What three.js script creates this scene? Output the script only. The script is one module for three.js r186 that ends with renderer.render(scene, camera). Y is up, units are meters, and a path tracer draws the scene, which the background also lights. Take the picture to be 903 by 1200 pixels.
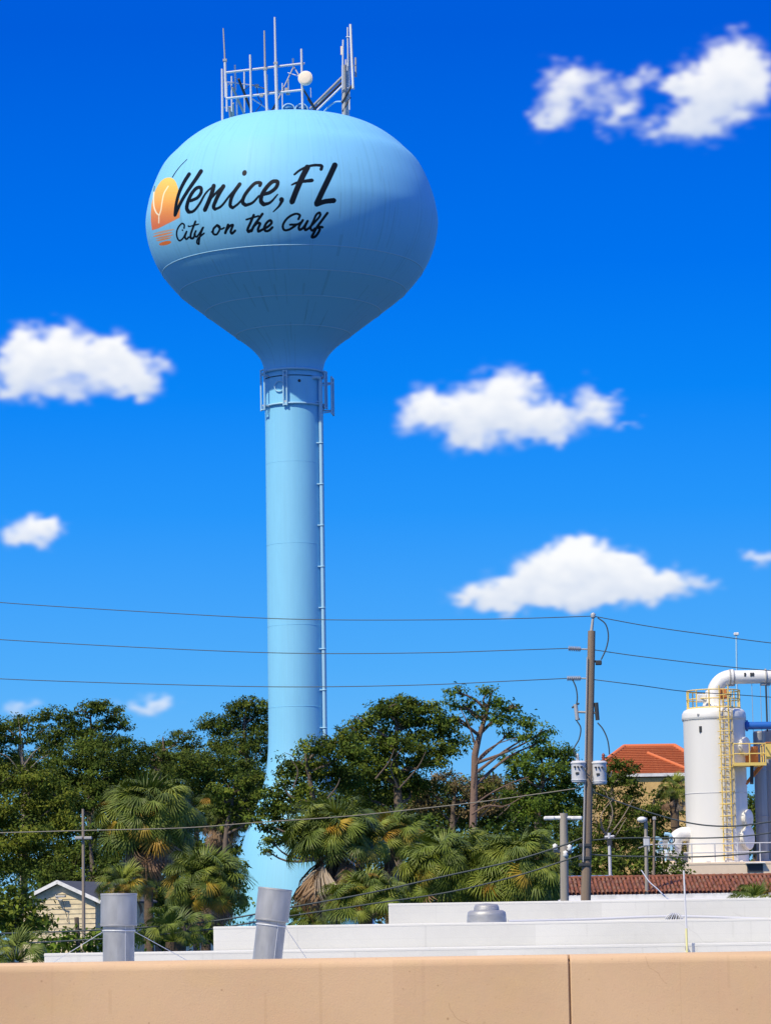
import * as THREE from 'three';
import { mergeGeometries, toCreasedNormals } from 'three/addons/utils/BufferGeometryUtils.js';
import { RoundedBoxGeometry } from 'three/addons/geometries/RoundedBoxGeometry.js';
import { createNoise2D } from 'simplex-noise';

// ---------------------------------------------------------------- camera, sky, sun, exposure
const scene = new THREE.Scene();
const EYE = 4.8, F = 3600;                                   // eye height; focal length in photo pixels (the photo is 903 x 1200)
const camera = new THREE.PerspectiveCamera(2 * Math.atan(600 / F) * 180 / Math.PI, 903 / 1200, 0.5, 6000);
camera.position.set(0, EYE, 0);
camera.rotation.order = 'YXZ';
camera.rotation.set(Math.atan(492 / F), 0, -0.0157);
camera.updateMatrixWorld(true);
const renderer = new THREE.WebGLRenderer({ antialias: true });
renderer.toneMapping = THREE.LinearToneMapping;
renderer.toneMappingExposure = 1.0;
renderer.shadowMap.enabled = true;

const SUN = new THREE.Vector3(-0.420, 0.766, 0.487).normalize();
const sun = new THREE.DirectionalLight(new THREE.Color(1.0, 0.885, 0.665), 4.6);
sun.name = 'sun'; sun.castShadow = true;
sun.position.set(-5, 15, -120).addScaledVector(SUN, 300);
sun.target.position.set(-5, 15, -120);
Object.assign(sun.shadow.camera, { left: -150, right: 150, top: 150, bottom: -150, near: 1, far: 700 });
sun.shadow.mapSize.set(4096, 4096);
scene.add(sun, sun.target);

// seeded random numbers
let seed = 20240611;
const rnd = () => { seed = (seed + 0x6d2b79f5) | 0; let t = Math.imul(seed ^ (seed >>> 15), 1 | seed); t = (t + Math.imul(t ^ (t >>> 7), 61 | t)) ^ t; return ((t ^ (t >>> 14)) >>> 0) / 4294967296; };
const rr = (a, b) => a + (b - a) * rnd();
const gauss = () => (rnd() + rnd() + rnd() + rnd() - 2) * 1.0;
const n2a = createNoise2D(rnd), n2b = createNoise2D(rnd), n2c = createNoise2D(rnd);
const fbm = (x, y, o = 5, n = n2a) => { let s = 0, a = 0.5; for (let i = 0; i < o; i++) { s += a * n(x, y); x = x * 2.03 + 7.1; y = y * 2.03 + 3.7; a *= 0.5; } return s; };
const { smoothstep, clamp, lerp } = THREE.MathUtils;
const lin = (r, g, b) => new THREE.Color().setRGB(r / 255, g / 255, b / 255, THREE.SRGBColorSpace);

// a measured pixel of the photo (px, py) at distance d along the view axis -> a point of the place
const Q = camera.quaternion, ray = new THREE.Vector3();
function at(px, py, d) { ray.set((px - 451.5) / F, -(py - 600) / F, -1).applyQuaternion(Q); return new THREE.Vector3(0, EYE, 0).addScaledVector(ray, d / -ray.z); }

function makeSky() {
  const W = 4096, H = 4096, data = new Float32Array(W * H * 4);
  const stops = [[0, 150, 208, 250], [2.5, 116, 193, 251], [4.9, 80, 173, 251], [7.8, 38, 150, 251], [10, 8, 133, 247], [12.4, 0, 115, 239], [16.7, 0, 93, 220], [30, 0, 91, 214], [90, 0, 90, 212]]
    .map(([e, r, g, b]) => [e, ...lin(r, g, b).toArray()]);
  const grad = (e) => { let i = 0; while (i < stops.length - 2 && e > stops[i + 1][0]) i++; const a = stops[i], b = stops[i + 1], t = clamp((e - a[0]) / (b[0] - a[0]), 0, 1); return [1, 2, 3].map((c) => lerp(a[c], b[c], t)); };
  // cloud lobes: azimuth and elevation worked out once from where they stand in the photo, sizes in 1/3600 rad
  const AZ = (v) => Math.atan2(v.x, -v.z) * F, EL = (v) => Math.atan2(v.y - EYE, Math.hypot(v.x, v.z)) * F;
  const cloud = (soft, gain, lobes) => ({ soft, gain, lobes: lobes.map(([x, y, rx, ry, w = 1]) => { const p = at(x, y, 1000); return [AZ(p), EL(p), rx, ry, w]; }) });
  const clouds = [
    cloud(1.35, .97, [[858, 80, 38, 33, 1.2], [830, 98, 30, 22], [805, 102, 22, 13, .8], [786, 101, 12, 9, .7], [824, 138, 36, 24, .95], [845, 115, 35, 25, 1], [796, 150, 22, 14, .8], [761, 155, 20, 13, .75], [868, 141, 14, 8, .6], [890, 105, 16, 22, .8],
      [660, 107, 25, 27, .95], [650, 138, 20, 16, .85], [632, 143, 14, 6, .6], [688, 94, 24, 14, .7], [708, 117, 28, 16, .55], [752, 93, 15, 13, .65], [733, 134, 17, 13, .75], [718, 140, 12, 16, .6], [704, 160, 9, 9, .55], [735, 100, 20, 10, .5]]),
    cloud(1, 1, [[49, 418, 38, 28, 1.2], [20, 440, 30, 26, 1], [25, 402, 16, 14, .8], [73, 393, 15, 13, .8], [97, 423, 40, 25, 1.1], [131, 406, 20, 15, .9], [150, 423, 22, 16, .8], [170, 445, 25, 20, .95], [188, 423, 8, 11, .6], [73, 460, 42, 14, .75], [140, 445, 34, 16, .8], [156, 462, 22, 8, .6], [4, 462, 20, 8, .6]]),
    cloud(1, 1, [[474, 497, 14, 18, .75], [504, 480, 26, 20, .95], [546, 484, 40, 25, 1.15], [550, 516, 28, 15, .9], [592, 460, 34, 23, 1.1], [589, 492, 45, 21, 1.1], [653, 491, 48, 18, 1], [624, 447, 10, 7, .6], [688, 462, 18, 12, .7], [702, 482, 18, 14, .8], [722, 466, 10, 5, .6], [640, 514, 35, 11, .75], [735, 498, 20, 4, .5]]),
    cloud(.75, 1.15, [[688, 650, 32, 20, 1.15], [662, 664, 44, 22, 1.1], [696, 682, 62, 24, 1.2], [600, 686, 38, 17, 1], [549, 700, 26, 11, .85], [626, 702, 62, 14, 1.05], [758, 682, 42, 17, 1], [783, 690, 26, 11, .85], [826, 682, 18, 8, .6], [580, 713, 22, 6, .7], [731, 660, 16, 11, .8], [700, 703, 60, 10, .9]]),
    cloud(1, 1, [[45, 616, 20, 12, .95], [31, 634, 22, 13, .95], [60, 624, 12, 12, .8], [18, 622, 8, 8, .5]]),
    cloud(1, .8, [[168, 828, 28, 10, .85], [195, 830, 16, 7, .6]]), cloud(1, .6, [[18, 831, 20, 8, .8], [42, 830, 10, 5, .5]]), cloud(1, .7, [[888, 652, 14, 9, .8], [905, 655, 18, 9, .8]]),
  ];
  for (const c of clouds) c.box = [Math.min(...c.lobes.map((l) => l[0] - l[2])) - 30, Math.max(...c.lobes.map((l) => l[0] + l[2])) + 30, Math.min(...c.lobes.map((l) => l[1] - l[3])) - 30, Math.max(...c.lobes.map((l) => l[1] + l[3])) + 30, Math.min(...c.lobes.map((l) => l[1] - l[3])), Math.max(...c.lobes.map((l) => l[1] + l[3]))];
  for (let row = 0; row < H; row++) {
    const up = ((row + 0.5) / H - 0.5) * Math.PI, e = up * 180 / Math.PI, g = grad(Math.max(0, e)), y = Math.sin(up), elF = up * F;
    for (let col = 0; col < W; col++) {
      const round = ((col + 0.5) / W - 0.5) * 2 * Math.PI, o = (row * W + col) * 4;
      let [r, gg, b] = g;
      const x = Math.cos(round) * Math.cos(up), z = Math.sin(round) * Math.cos(up);
      if (e > 0) {
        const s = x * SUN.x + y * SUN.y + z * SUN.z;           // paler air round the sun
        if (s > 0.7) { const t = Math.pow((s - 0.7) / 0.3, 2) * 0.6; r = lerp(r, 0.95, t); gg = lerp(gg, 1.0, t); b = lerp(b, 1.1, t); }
        const az = Math.atan2(x, -z) * F;
        let alpha = 0, light = 1;
        if (Math.abs(az) < 560 && elF < 1250) {
          for (const c of clouds) {
            const B = c.box;
            if (az < B[0] || az > B[1] || elF < B[2] || elF > B[3]) continue;
            const wx = az + fbm(az * 0.018, elF * 0.018, 3, n2b) * 16 + n2c(az * .06, elF * .06) * 4.5, wy = elF + fbm(az * 0.018 + 40, elF * 0.018, 3, n2c) * 12 + n2b(az * .06, elF * .06 + 9) * 4.5;
            let f = 0, hs = 0, ks = 1e-4;
            for (const [lx, ly, lrx, lry, w] of c.lobes) { const q = ((wx - lx) / (lrx * 1.1)) ** 2 + ((wy - ly) / (lry * 1.1)) ** 2; if (q < 3.4) { const k = w * Math.exp(-q * 1.15); f += k * (1 - f * 0.45); hs += k * (wy - ly) / lry; ks += k; } }
            const h = clamp(hs / ks, -1, 1), nz = fbm(az * 0.03, elF * 0.04, 3, n2a), fibre = fbm((az + elF * .5) * .03, (elF - az * .3) * .03, 3, n2c);
            const under = smoothstep(-h, -.1, .8), d = f + (nz * .26 + fibre * .22) * c.soft * (1.2 - Math.min(f, 1) * .85) - .33, a = clamp(Math.pow(smoothstep(d, -.18, .70 + .30 * under), 1.2) * c.gain, 0, 1) * 0.97 * smoothstep(f, .02, .2);
            if (a > alpha) { alpha = a; const hgt = (elF - B[4]) / (B[5] - B[4]); light = clamp(0.74 + 0.15 * hgt + 0.13 * h + 0.07 * fibre + 0.10 * smoothstep(f, .3, 1), 0.62, 1.02); }
          }
        } else if (e > 3) {                                    // the same fair-weather clouds all round, outside the frame
          const k = 3.0 / (y + 0.12), cx = x * k, cz = z * k, n = n2b(cx * 0.9 + 20, cz * 0.9);
          if (n > 0.2) { const d = n - 0.42 + 0.5 * fbm(cx * 3.3, cz * 3.3, 4, n2c); alpha = smoothstep(d, 0.0, 0.35) * 0.95 * smoothstep(e, 3, 8); light = 0.93; }
        }
        if (alpha > 0) { r = lerp(r, 0.98 * light * light * (1.55 - .55 * light), alpha); gg = lerp(gg, 0.99 * Math.pow(light, 1.15), alpha); b = lerp(b, lerp(1.0, light, 0.55), alpha); }
      }
      data[o] = r; data[o + 1] = gg; data[o + 2] = b; data[o + 3] = 1;
    }
  }
  const t = new THREE.DataTexture(data, W, H, THREE.RGBAFormat, THREE.FloatType);
  t.mapping = THREE.EquirectangularReflectionMapping; t.magFilter = THREE.LinearFilter; t.needsUpdate = true;
  return t;
}
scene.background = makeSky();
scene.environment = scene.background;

// ---------------------------------------------------------------- helpers
const V = (x, y, z) => new THREE.Vector3(x, y, z), UPV = V(0, 1, 0);
const used = new Set();
function numbered(n) { if (!used.has(n)) { used.add(n); return n; } let k = 1; while (used.has(n + '_' + String(k).padStart(3, '0'))) k++; n += '_' + String(k).padStart(3, '0'); used.add(n); return n; }
function tag(o, label, category, group, kind) { if (label) o.userData.label = label; if (category) o.userData.category = category; if (group) o.userData.group = group; if (kind) o.userData.kind = kind; return o; }
function base(name, p, turn = 0) { const o = new THREE.Group(); o.name = numbered(name); o.position.copy(p); o.rotation.y = turn; scene.add(o); return o; }
function boxUV(g) {                                             // uv in metres, looked up along each face's own axis
  const p = g.attributes.position, n = g.attributes.normal, uv = new Float32Array(p.count * 2);
  for (let i = 0; i < p.count; i++) {
    const ax = Math.abs(n.getX(i)), ay = Math.abs(n.getY(i)), az = Math.abs(n.getZ(i));
    if (ay >= ax && ay >= az) { uv[2 * i] = p.getX(i); uv[2 * i + 1] = p.getZ(i); } else if (ax >= az) { uv[2 * i] = p.getZ(i); uv[2 * i + 1] = p.getY(i); } else { uv[2 * i] = p.getX(i); uv[2 * i + 1] = p.getY(i); }
  }
  g.setAttribute('uv', new THREE.BufferAttribute(uv, 2)); return g;
}
class MB {                                                      // collects pieces and makes ONE named mesh of them
  constructor() { this.g = []; }
  add(g, m) { g = g.index ? g.toNonIndexed() : g; if (m) g.applyMatrix4(m); for (const k of Object.keys(g.attributes)) if (!['position', 'normal', 'uv'].includes(k)) g.deleteAttribute(k); this.g.push(g); return this; }
  box(w, h, d, x = 0, y = 0, z = 0, rx = 0, ry = 0, rz = 0) { return this.add(boxUV(new THREE.BoxGeometry(w, h, d)), new THREE.Matrix4().compose(V(x, y, z), new THREE.Quaternion().setFromEuler(new THREE.Euler(rx, ry, rz)), V(1, 1, 1))); }
  rbox(w, h, d, r, x = 0, y = 0, z = 0) { return this.add(boxUV(new RoundedBoxGeometry(w, h, d, 2, r)), new THREE.Matrix4().makeTranslation(x, y, z)); }
  bar(a, b, r, r2 = r, seg = 8, open = false) { const d = b.clone().sub(a), l = d.length(); return this.add(new THREE.CylinderGeometry(r2, r, l, seg, 1, open), new THREE.Matrix4().compose(a.clone().lerp(b, 0.5), new THREE.Quaternion().setFromUnitVectors(UPV, d.normalize()), V(1, 1, 1))); }
  tube(pts, r, n = 24, seg = 6, tension) { return this.add(new THREE.TubeGeometry(new THREE.CatmullRomCurve3(pts, false, 'centripetal'), n, r, seg)); }
  lathe(pts, p = V(0, 0, 0), seg = 32, q) { return this.add(new THREE.LatheGeometry(pts.map(([x, y]) => new THREE.Vector2(x, y)), seg), new THREE.Matrix4().compose(p, q || new THREE.Quaternion(), V(1, 1, 1))); }
  ball(r, p, sx = 1, sy = 1, sz = 1, w = 16, h = 10) { return this.add(new THREE.SphereGeometry(r, w, h), new THREE.Matrix4().compose(p, new THREE.Quaternion(), V(sx, sy, sz))); }
  geo() { return this.g.length === 1 ? this.g[0] : mergeGeometries(this.g); }
  build(name, mat, parent) { const m = new THREE.Mesh(this.geo(), mat); m.castShadow = m.receiveShadow = true; if (parent) { m.name = name; parent.add(m); } else { m.name = numbered(name); scene.add(m); } return m; }
}
const mb = () => new MB();
function gray(size, fn) { const d = new Uint8Array(size * size * 4); for (let j = 0; j < size; j++) for (let i = 0; i < size; i++) { const v = clamp(fn(i / size, j / size), 0, 1) * 255, o = (j * size + i) * 4; d[o] = d[o + 1] = d[o + 2] = v; d[o + 3] = 255; } const t = new THREE.DataTexture(d, size, size); t.wrapS = t.wrapT = THREE.RepeatWrapping; t.magFilter = THREE.LinearFilter; t.needsUpdate = true; return t; }
const per = (u, v, f, o, n) => { // seamless noise
  const a = fbm(u * f, v * f, o, n), b = fbm((u - 1) * f, v * f, o, n), c = fbm(u * f, (v - 1) * f, o, n), d = fbm((u - 1) * f, (v - 1) * f, o, n), su = smoothstep(u, .7, 1), sv = smoothstep(v, .7, 1);
  return lerp(lerp(a, b, su), lerp(c, d, su), sv);
};
const fine = gray(512, (u, v) => 0.5 + per(u, v, 40, 3, n2a) * 0.5 + per(u, v, 8, 3, n2b) * .25);
const faint = gray(512, (u, v) => 0.945 + per(u, v, 5, 6, n2a) * .05 + per(u, v, 60, 2, n2c) * .06);
const painted = (w, h, wide, draw) => { const cv = document.createElement('canvas'); cv.width = w; cv.height = h; const c = cv.getContext('2d'); c.fillStyle = 'rgb(246,246,246)'; c.fillRect(0, 0, w, h); draw(c); const t = new THREE.CanvasTexture(cv); t.colorSpace = THREE.SRGBColorSpace; t.wrapS = t.wrapT = THREE.RepeatWrapping; t.repeat.set(1 / wide, 1 / (wide * h / w)); return t; };
const blot = (c, w, h, n, r0, r1, rgbS, a0, a1) => { for (let i = 0; i < n; i++) { const x = rnd() * w, y = rnd() * h, r = rr(r0, r1), g = c.createRadialGradient(x, y, 0, x, y, r); const a = rr(a0, a1); g.addColorStop(0, 'rgba(' + rgbS + ',' + a + ')'); g.addColorStop(1, 'rgba(' + rgbS + ',0)'); c.fillStyle = g; c.fillRect(x - r, y - r, 2 * r, 2 * r); } };
const crackle = (c, w, h, n, col, lw) => { for (let i = 0; i < n; i++) { let x = rnd() * w, y = rnd() * h, a = rr(-.5, .5) + (rnd() < .4 ? 1.3 : 0); c.strokeStyle = col; c.lineWidth = lw * rr(.6, 1.3); c.beginPath(); c.moveTo(x, y); for (let k = 0; k < 14; k++) { a += rr(-.45, .45); x += Math.cos(a) * rr(4, 13); y += Math.sin(a) * rr(4, 13); c.lineTo(x, y); } c.stroke(); } };
const wallMap = painted(2048, 1024, 4, (c) => { blot(c, 2048, 1024, 160, 60, 260, '120,90,60', .01, .045); blot(c, 2048, 1024, 120, 40, 200, '255,250,240', .02, .08); for (let i = 0; i < 60; i++) { c.fillStyle = 'rgba(90,60,40,' + rr(.01, .05) + ')'; c.fillRect(rnd() * 2048, rnd() * 1024, rr(2, 8), rr(40, 240)); } for (let i = 0; i < 200; i++) { c.fillStyle = 'rgba(80,50,35,' + rr(.05, .25) + ')'; c.beginPath(); c.arc(rnd() * 2048, rnd() * 1024, rr(.8, 2.6), 0, 7); c.fill(); } crackle(c, 2048, 1024, 9, 'rgba(90,60,45,.14)', 1.2); for (let i = 0; i < 9000; i++) { c.fillStyle = rnd() < .5 ? 'rgba(80,50,30,.06)' : 'rgba(255,255,255,.09)'; c.fillRect(rnd() * 2048, rnd() * 1024, rr(1, 3), rr(1, 3)); } });
const roofMap = painted(2048, 1024, 9, (c) => { blot(c, 2048, 1024, 90, 60, 240, '120,120,120', .01, .05); for (let i = 0; i < 130; i++) { c.fillStyle = 'rgba(90,90,85,' + rr(.01, .06) + ')'; c.fillRect(rnd() * 2048, rnd() * 1024, rr(2, 7), rr(20, 160)); } for (let y = 0; y < 1024; y += 46) { c.fillStyle = 'rgba(120,120,120,.05)'; c.fillRect(0, y + rr(-1, 1), 2048, 1.6); } crackle(c, 2048, 1024, 10, 'rgba(110,110,110,.14)', 1.2); });
const run = gray(512, (u, v) => 0.955 + fbm(u * 60, v * 1.2, 4, n2b) * .05 + per(u, v, 5, 4, n2a) * .035);
const mottle = gray(512, (u, v) => 0.86 + per(u, v, 4, 6, n2c) * 0.22);
const streaky = gray(512, (u, v) => 0.88 + fbm(u * 50, v * 1.6, 4, n2b) * 0.16 + per(u, v, 5, 4, n2a) * .1);
const rep = (t, x, y = x) => { const c = t.clone(); c.repeat.set(x, y); c.needsUpdate = true; return c; };
const std = (name, color, roughness = 0.6, o = {}) => { const m = new THREE.MeshStandardMaterial({ color, roughness, side: THREE.DoubleSide, ...o }); m.name = name; return m; };
const rgb = (r, g, b) => new THREE.Color().setRGB(r, g, b);
const M = {
  white: std('white_paint', rgb(.89, .89, .86), .5, { map: rep(mottle, .4), bumpMap: rep(fine, .5), bumpScale: .002 }),
  stucco: std('white_stucco', rgb(.73, .73, .685), .8, { map: roofMap, bumpMap: rep(fine, 1), bumpScale: .001 }),
  beige: std('beige_concrete', rgb(.70, .485, .295), .9, { map: wallMap, bumpMap: rep(fine, 2.2), bumpScale: .0006 }),
  galv: std('galvanised_steel', rgb(.42, .43, .44), .5, { metalness: .35, map: rep(mottle, 1.2), bumpMap: rep(fine, 2), bumpScale: .001 }),
  steel: std('pale_steel', rgb(.62, .65, .69), .5, { metalness: .15 }),
  dark: std('dark_metal', rgb(.04, .045, .05), .6),
  grey: std('grey_steel', rgb(.42, .42, .41), .6, { metalness: .15 }),
  blue: std('light_blue_paint', rgb(.25, .645, .92), .55, { map: rep(run, 3, 2), bumpMap: rep(fine, .3), bumpScale: .003 }),
  hoop: std('pale_blue_paint', rgb(.36, .62, .80), .45),
  vent: std('blue_vent_paint', rgb(.03, .19, .46), .4),
  cream: std('cream_radome', rgb(.82, .70, .56), .6),
  yellow: std('yellow_paint', rgb(.82, .60, .16), .5),
  orange: std('rusty_orange_paint', rgb(.55, .20, .05), .7),
  bluepipe: std('blue_pipe_paint', rgb(.02, .14, .52), .4),
  wood: std('weathered_wood', rgb(.31, .235, .17), .9, { map: rep(streaky, 2.5, .4), bumpMap: rep(streaky, 3, .4), bumpScale: .02 }),
  concrete: std('concrete', rgb(.42, .38, .32), .9, { map: rep(mottle, .5), bumpMap: rep(fine, 1), bumpScale: .005 }),
  sand: std('sand_concrete', rgb(.86, .70, .52), .9, { map: rep(faint, .3), bumpMap: rep(fine, .8), bumpScale: .005 }),
  wire: std('wire', rgb(.06, .075, .075), .6),
  wirelight: std('weathered_wire', rgb(.24, .22, .17), .6),
  trans: std('transformer_grey', rgb(.60, .61, .63), .45),
  porcelain: std('porcelain', rgb(.42, .44, .47), .3),
  tile: [[.24, .085, .042], [.29, .10, .05], [.19, .07, .04], [.25, .12, .07]].map((c, i) => std('clay_tile_' + 'abcd'[i], rgb(...c), .85, { bumpMap: rep(fine, 2), bumpScale: .006 })),
  farTile: std('orange_roof_tile', rgb(.52, .14, .05), .85, { map: rep(mottle, .3), bumpMap: rep(fine, .6), bumpScale: .02 }),
  ridge: std('ridge_tile', rgb(.62, .17, .06), .85),
  yellowWall: std('yellow_stucco', rgb(.78, .52, .20), .9, { map: rep(mottle, .3) }),
  siding: std('cream_siding', rgb(.78, .66, .43), .7, { map: rep(mottle, .6) }),
  shingle: std('grey_shingle', rgb(.09, .10, .12), .9, { map: rep(streaky, .5), bumpMap: rep(fine, .5), bumpScale: .02 }),
  glass: std('lamp_glass', rgb(.8, .8, .75), .25),
  bark: std('grey_bark', rgb(.17, .13, .10), .95, { bumpMap: rep(streaky, .8), bumpScale: .05 }),
  barkPale: std('pale_bark', rgb(.34, .28, .22), .95, { bumpMap: rep(streaky, .8), bumpScale: .04 }),
  palmTrunk: std('palm_trunk', rgb(.20, .14, .09), .95, { bumpMap: rep(fine, .8), bumpScale: .06 }),
};

// ---------------------------------------------------------------- the setting
{
  const g = new THREE.PlaneGeometry(7000, 7000, 1, 1).rotateX(-Math.PI / 2); boxUV(g);
  const gt = gray(512, (u, v) => 0.7 + per(u, v, 6, 6, n2a) * .45);
  const m = std('paved_ground', rgb(.045, .115, .16), .95, { map: rep(gt, .05), bumpMap: rep(fine, .3), bumpScale: .05 });  // unseen surface; blue tint chosen to bounce fill light onto the bowl's underside
  const o = new THREE.Mesh(g, m); o.name = numbered('ground'); o.receiveShadow = true; tag(o, 'unseen ground under the trees and buildings, tinted blue to bounce fill light', null, null, 'structure'); scene.add(o);
}
{ // the deck that carries the beige wall
  const o = mb().box(60, .35, 24, 0, 3.41, -.6).build('pavement', M.concrete); tag(o, 'concrete deck behind the beige wall', null, null, 'structure');
}
{ // beige wall in front, two panels with a joint
  const top = at(451, 1123.5, 12).y, o = base('barrier_wall', V(0, 3.59, -12));
  tag(o, 'long beige painted concrete wall with a vertical joint along the bottom', 'wall');
  const jx = at(667, 1150, 12).x, h = top - 3.59, L = 16;
  const sec = new THREE.Shape(); sec.moveTo(.15, -.1); sec.lineTo(.15, h - .03); sec.quadraticCurveTo(.148, h - .004, .12, h); sec.lineTo(-.12, h + .002); sec.quadraticCurveTo(-.148, h - .004, -.15, h - .03); sec.lineTo(-.15, -.1); sec.closePath();
  const panel = (x0, x1) => { const g = new THREE.ExtrudeGeometry(sec, { depth: x1 - x0 - .008, bevelEnabled: true, bevelSize: .004, bevelThickness: .004, bevelSegments: 2, curveSegments: 8, steps: 1 }).rotateY(Math.PI / 2); g.translate(x0 + .004, 0, -.15); boxUV(g); mb().add(g).build('panel', M.beige, o); };
  panel(jx - L, jx - .0035); panel(jx + .0035, jx + L);
  mb().box(.0066, h - .016, .288, jx, h / 2 - .014, -.15).build('joint_filler', std('joint_filler', rgb(.34, .22, .13), .95), o);
}

// ---------------------------------------------------------------- water tower
const D = 175, S = D / F, axisX = at(346, 600, D).x, towerZ = -D;
const hAt = (py) => at(343, py, D).y;
const axisPx = (py) => 346 - 0.0115 * (600 - py);
const tower = base('water_tower', V(axisX, 0, towerZ));
tag(tower, 'tall light blue water tower with painted script lettering and a sunset emblem', 'water tower');
{
  const eq = 264, up = (y) => hAt(eq) + (eq - y) * S * 0.985;
  const raw = [[34.5, 445], [34.6, 434.6], [38.3, 422], [48.4, 409], [73, 390], [106.5, 365], [135.5, 342], [157.5, 315], [169, 289], [173.2, 264], [171.5, 246], [165.5, 222], [152.5, 192.6], [139.5, 178], [128.5, 167], [112, 154.7], [96, 146.6], [66, 138], [33, 133.4], [0.3, 131.8]];
  const curve = new THREE.CatmullRomCurve3(raw.map(([r, y]) => V(r * S * 1.008, y > eq ? hAt(y) : up(y), 0)), false, 'centripetal');
  curve.arcLengthDivisions = 2000;
  const N = 140, prof = curve.getSpacedPoints(N).map((p) => new THREE.Vector2(Math.max(p.x, .01), p.y));
  const bowl = new THREE.LatheGeometry(prof, 160, -Math.PI);
  // lettering: a flat stencil, measured in photo pixels, laid on the curved face where it is painted
  const CW = 2048, CH = 1024, cv = document.createElement('canvas'); cv.width = CW; cv.height = CH;
  const c = cv.getContext('2d');
  const hs = prof.map((p) => p.y), rOf = (h) => { let i = 0; while (i < N - 1 && hs[i + 1] < h) i++; const t = clamp((h - hs[i]) / (hs[i + 1] - hs[i]), 0, 1); return [lerp(prof[i].x, prof[i + 1].x, t), (i + t) / N]; };
  const face = Math.atan2(-axisX, D);
  const wrap = (x, y) => { const hp = hAt(y), tanE = (hp - EYE) / D; let X = (x - axisPx(y)) * S, h = hp - 8 * tanE, r, v; for (let k = 0; k < 12; k++) { [r, v] = rOf(h); const zf = Math.sqrt(Math.max(0, r * r - X * X)); X = (x - axisPx(y)) * S * (1 - zf / D); h = lerp(h, hp - zf * tanE, .7); } const th = Math.asin(clamp(X / r, -1, 1)) + face; return [(th + Math.PI) / (2 * Math.PI) * CW, (1 - v) * CH]; };
  c.fillStyle = 'rgb(134,204,241)'; c.fillRect(0, 0, CW, CH);
  for (let i = 0; i < 700; i++) { const x = rnd() * CW, y = rnd() * CH * .55, l = rr(40, 260), w = rr(1, 5); c.fillStyle = 'rgba(40,60,70,' + rr(.008, .04) + ')'; c.fillRect(x, y, w, l); }   // faint run-off stains
  for (let i = 0; i < 14; i++) { c.fillStyle = 'rgba(215,235,245,.10)'; c.fillRect((i + .37) / 14 * CW, CH * .12, 1.6, CH * .52); }
  for (let i = 0; i < 26; i++) { const x = rnd() * CW, y = CH * rr(.05, .6), l = rr(12, 70); c.fillStyle = 'rgba(120,80,50,' + rr(.03, .10) + ')'; c.fillRect(x, y, rr(1, 2.2), l); }
  for (let i = 0; i < 160; i++) { const x = rnd() * CW, y = CH * rr(.45, .95), l = rr(30, 120), w = rr(2, 9); c.fillStyle = 'rgba(30,40,45,' + rr(.015, .07) + ')'; c.fillRect(x, y, w, l); }
  const poly = (pts, style) => { c.fillStyle = style; c.beginPath(); pts.forEach(([x, y], i) => { const q = wrap(x, y); i ? c.lineTo(q[0], q[1]) : c.moveTo(q[0], q[1]); }); c.closePath(); c.fill(); };
  const ell = (x, y, rx, ry, rot, style) => poly([...Array(40)].map((_, i) => { const a = i / 40 * 2 * Math.PI, u = rx * Math.cos(a), v = ry * Math.sin(a); return [x + u * Math.cos(rot) - v * Math.sin(rot), y + u * Math.sin(rot) + v * Math.cos(rot)]; }), style);
  const BOLD = 1.32;
  const stroke = (ox, oy, k, pts, w0, style, w1 = w0) => {
    const cur = new THREE.CatmullRomCurve3(pts.map(([x, y]) => V(ox + x / k, oy + y / k, 0)), false, 'centripetal'), n = Math.max(16, pts.length * 9), P = cur.getPoints(n);
    for (let i = 0; i < n; i++) {
      const a = P[i], b = P[i + 1], d = b.clone().sub(a).normalize(), wa = lerp(w0, w1, i / n) / 2 / k * BOLD, wb = lerp(w0, w1, (i + 1) / n) / 2 / k * BOLD;
      poly([[a.x - d.y * wa, a.y + d.x * wa], [b.x - d.y * wb, b.y + d.x * wb], [b.x + d.y * wb, b.y - d.x * wb], [a.x + d.y * wa, a.y - d.x * wa]], style);
      ell(a.x, a.y, wa, wa, 0, style);
    }
    const e = P[n]; ell(e.x, e.y, w1 / 2 / k, w1 / 2 / k, 0, style);
  };
  // the emblem: a setting sun with ripples and two pale birds' wings
  const R1 = [165, 180, 10], cl = (t) => { const a = [255, 208, 92], b = [255, 178, 74], d = [250, 118, 60], q = t < .45 ? a.map((x, i) => lerp(x, b[i], t / .45)) : b.map((x, i) => lerp(x, d[i], (t - .45) / .55)); return 'rgb(' + q.map((x) => Math.round(x)).join(',') + ')'; };
  const L = [[85, 760], [84, 700], [90, 580], [112, 480], [140, 405], [170, 350], [205, 305], [245, 276], [290, 264]], Rr = [[430, 735], [433, 640], [430, 560], [420, 450], [405, 380], [385, 325], [360, 290], [325, 268], [290, 264]];
  const xAt = (pts, y) => { for (let i = 0; i < pts.length - 1; i++) if (y <= pts[i][1] && y >= pts[i + 1][1]) return lerp(pts[i][0], pts[i + 1][0], (pts[i][1] - y) / (pts[i][1] - pts[i + 1][1])); return y > pts[0][1] ? pts[0][0] : pts[pts.length - 1][0]; };
  for (let y = 264; y < 895; y += 4) { const x0 = y > 760 ? 85 + (y - 760) * .12 : xAt(L, y); let x1 = y > 735 ? 430 - Math.max(0, y - 735) * 2.05 - Math.max(0, y - 860) * 1.5 : xAt(Rr, y); if (x1 > x0) poly([[165 + x0 / 10, 180 + y / 10], [165 + x1 / 10, 180 + y / 10], [165 + x1 / 10, 180 + (y + 5) / 10], [165 + x0 / 10, 180 + (y + 5) / 10]], cl(clamp((y - 264) / 560, 0, 1))); }
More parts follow.
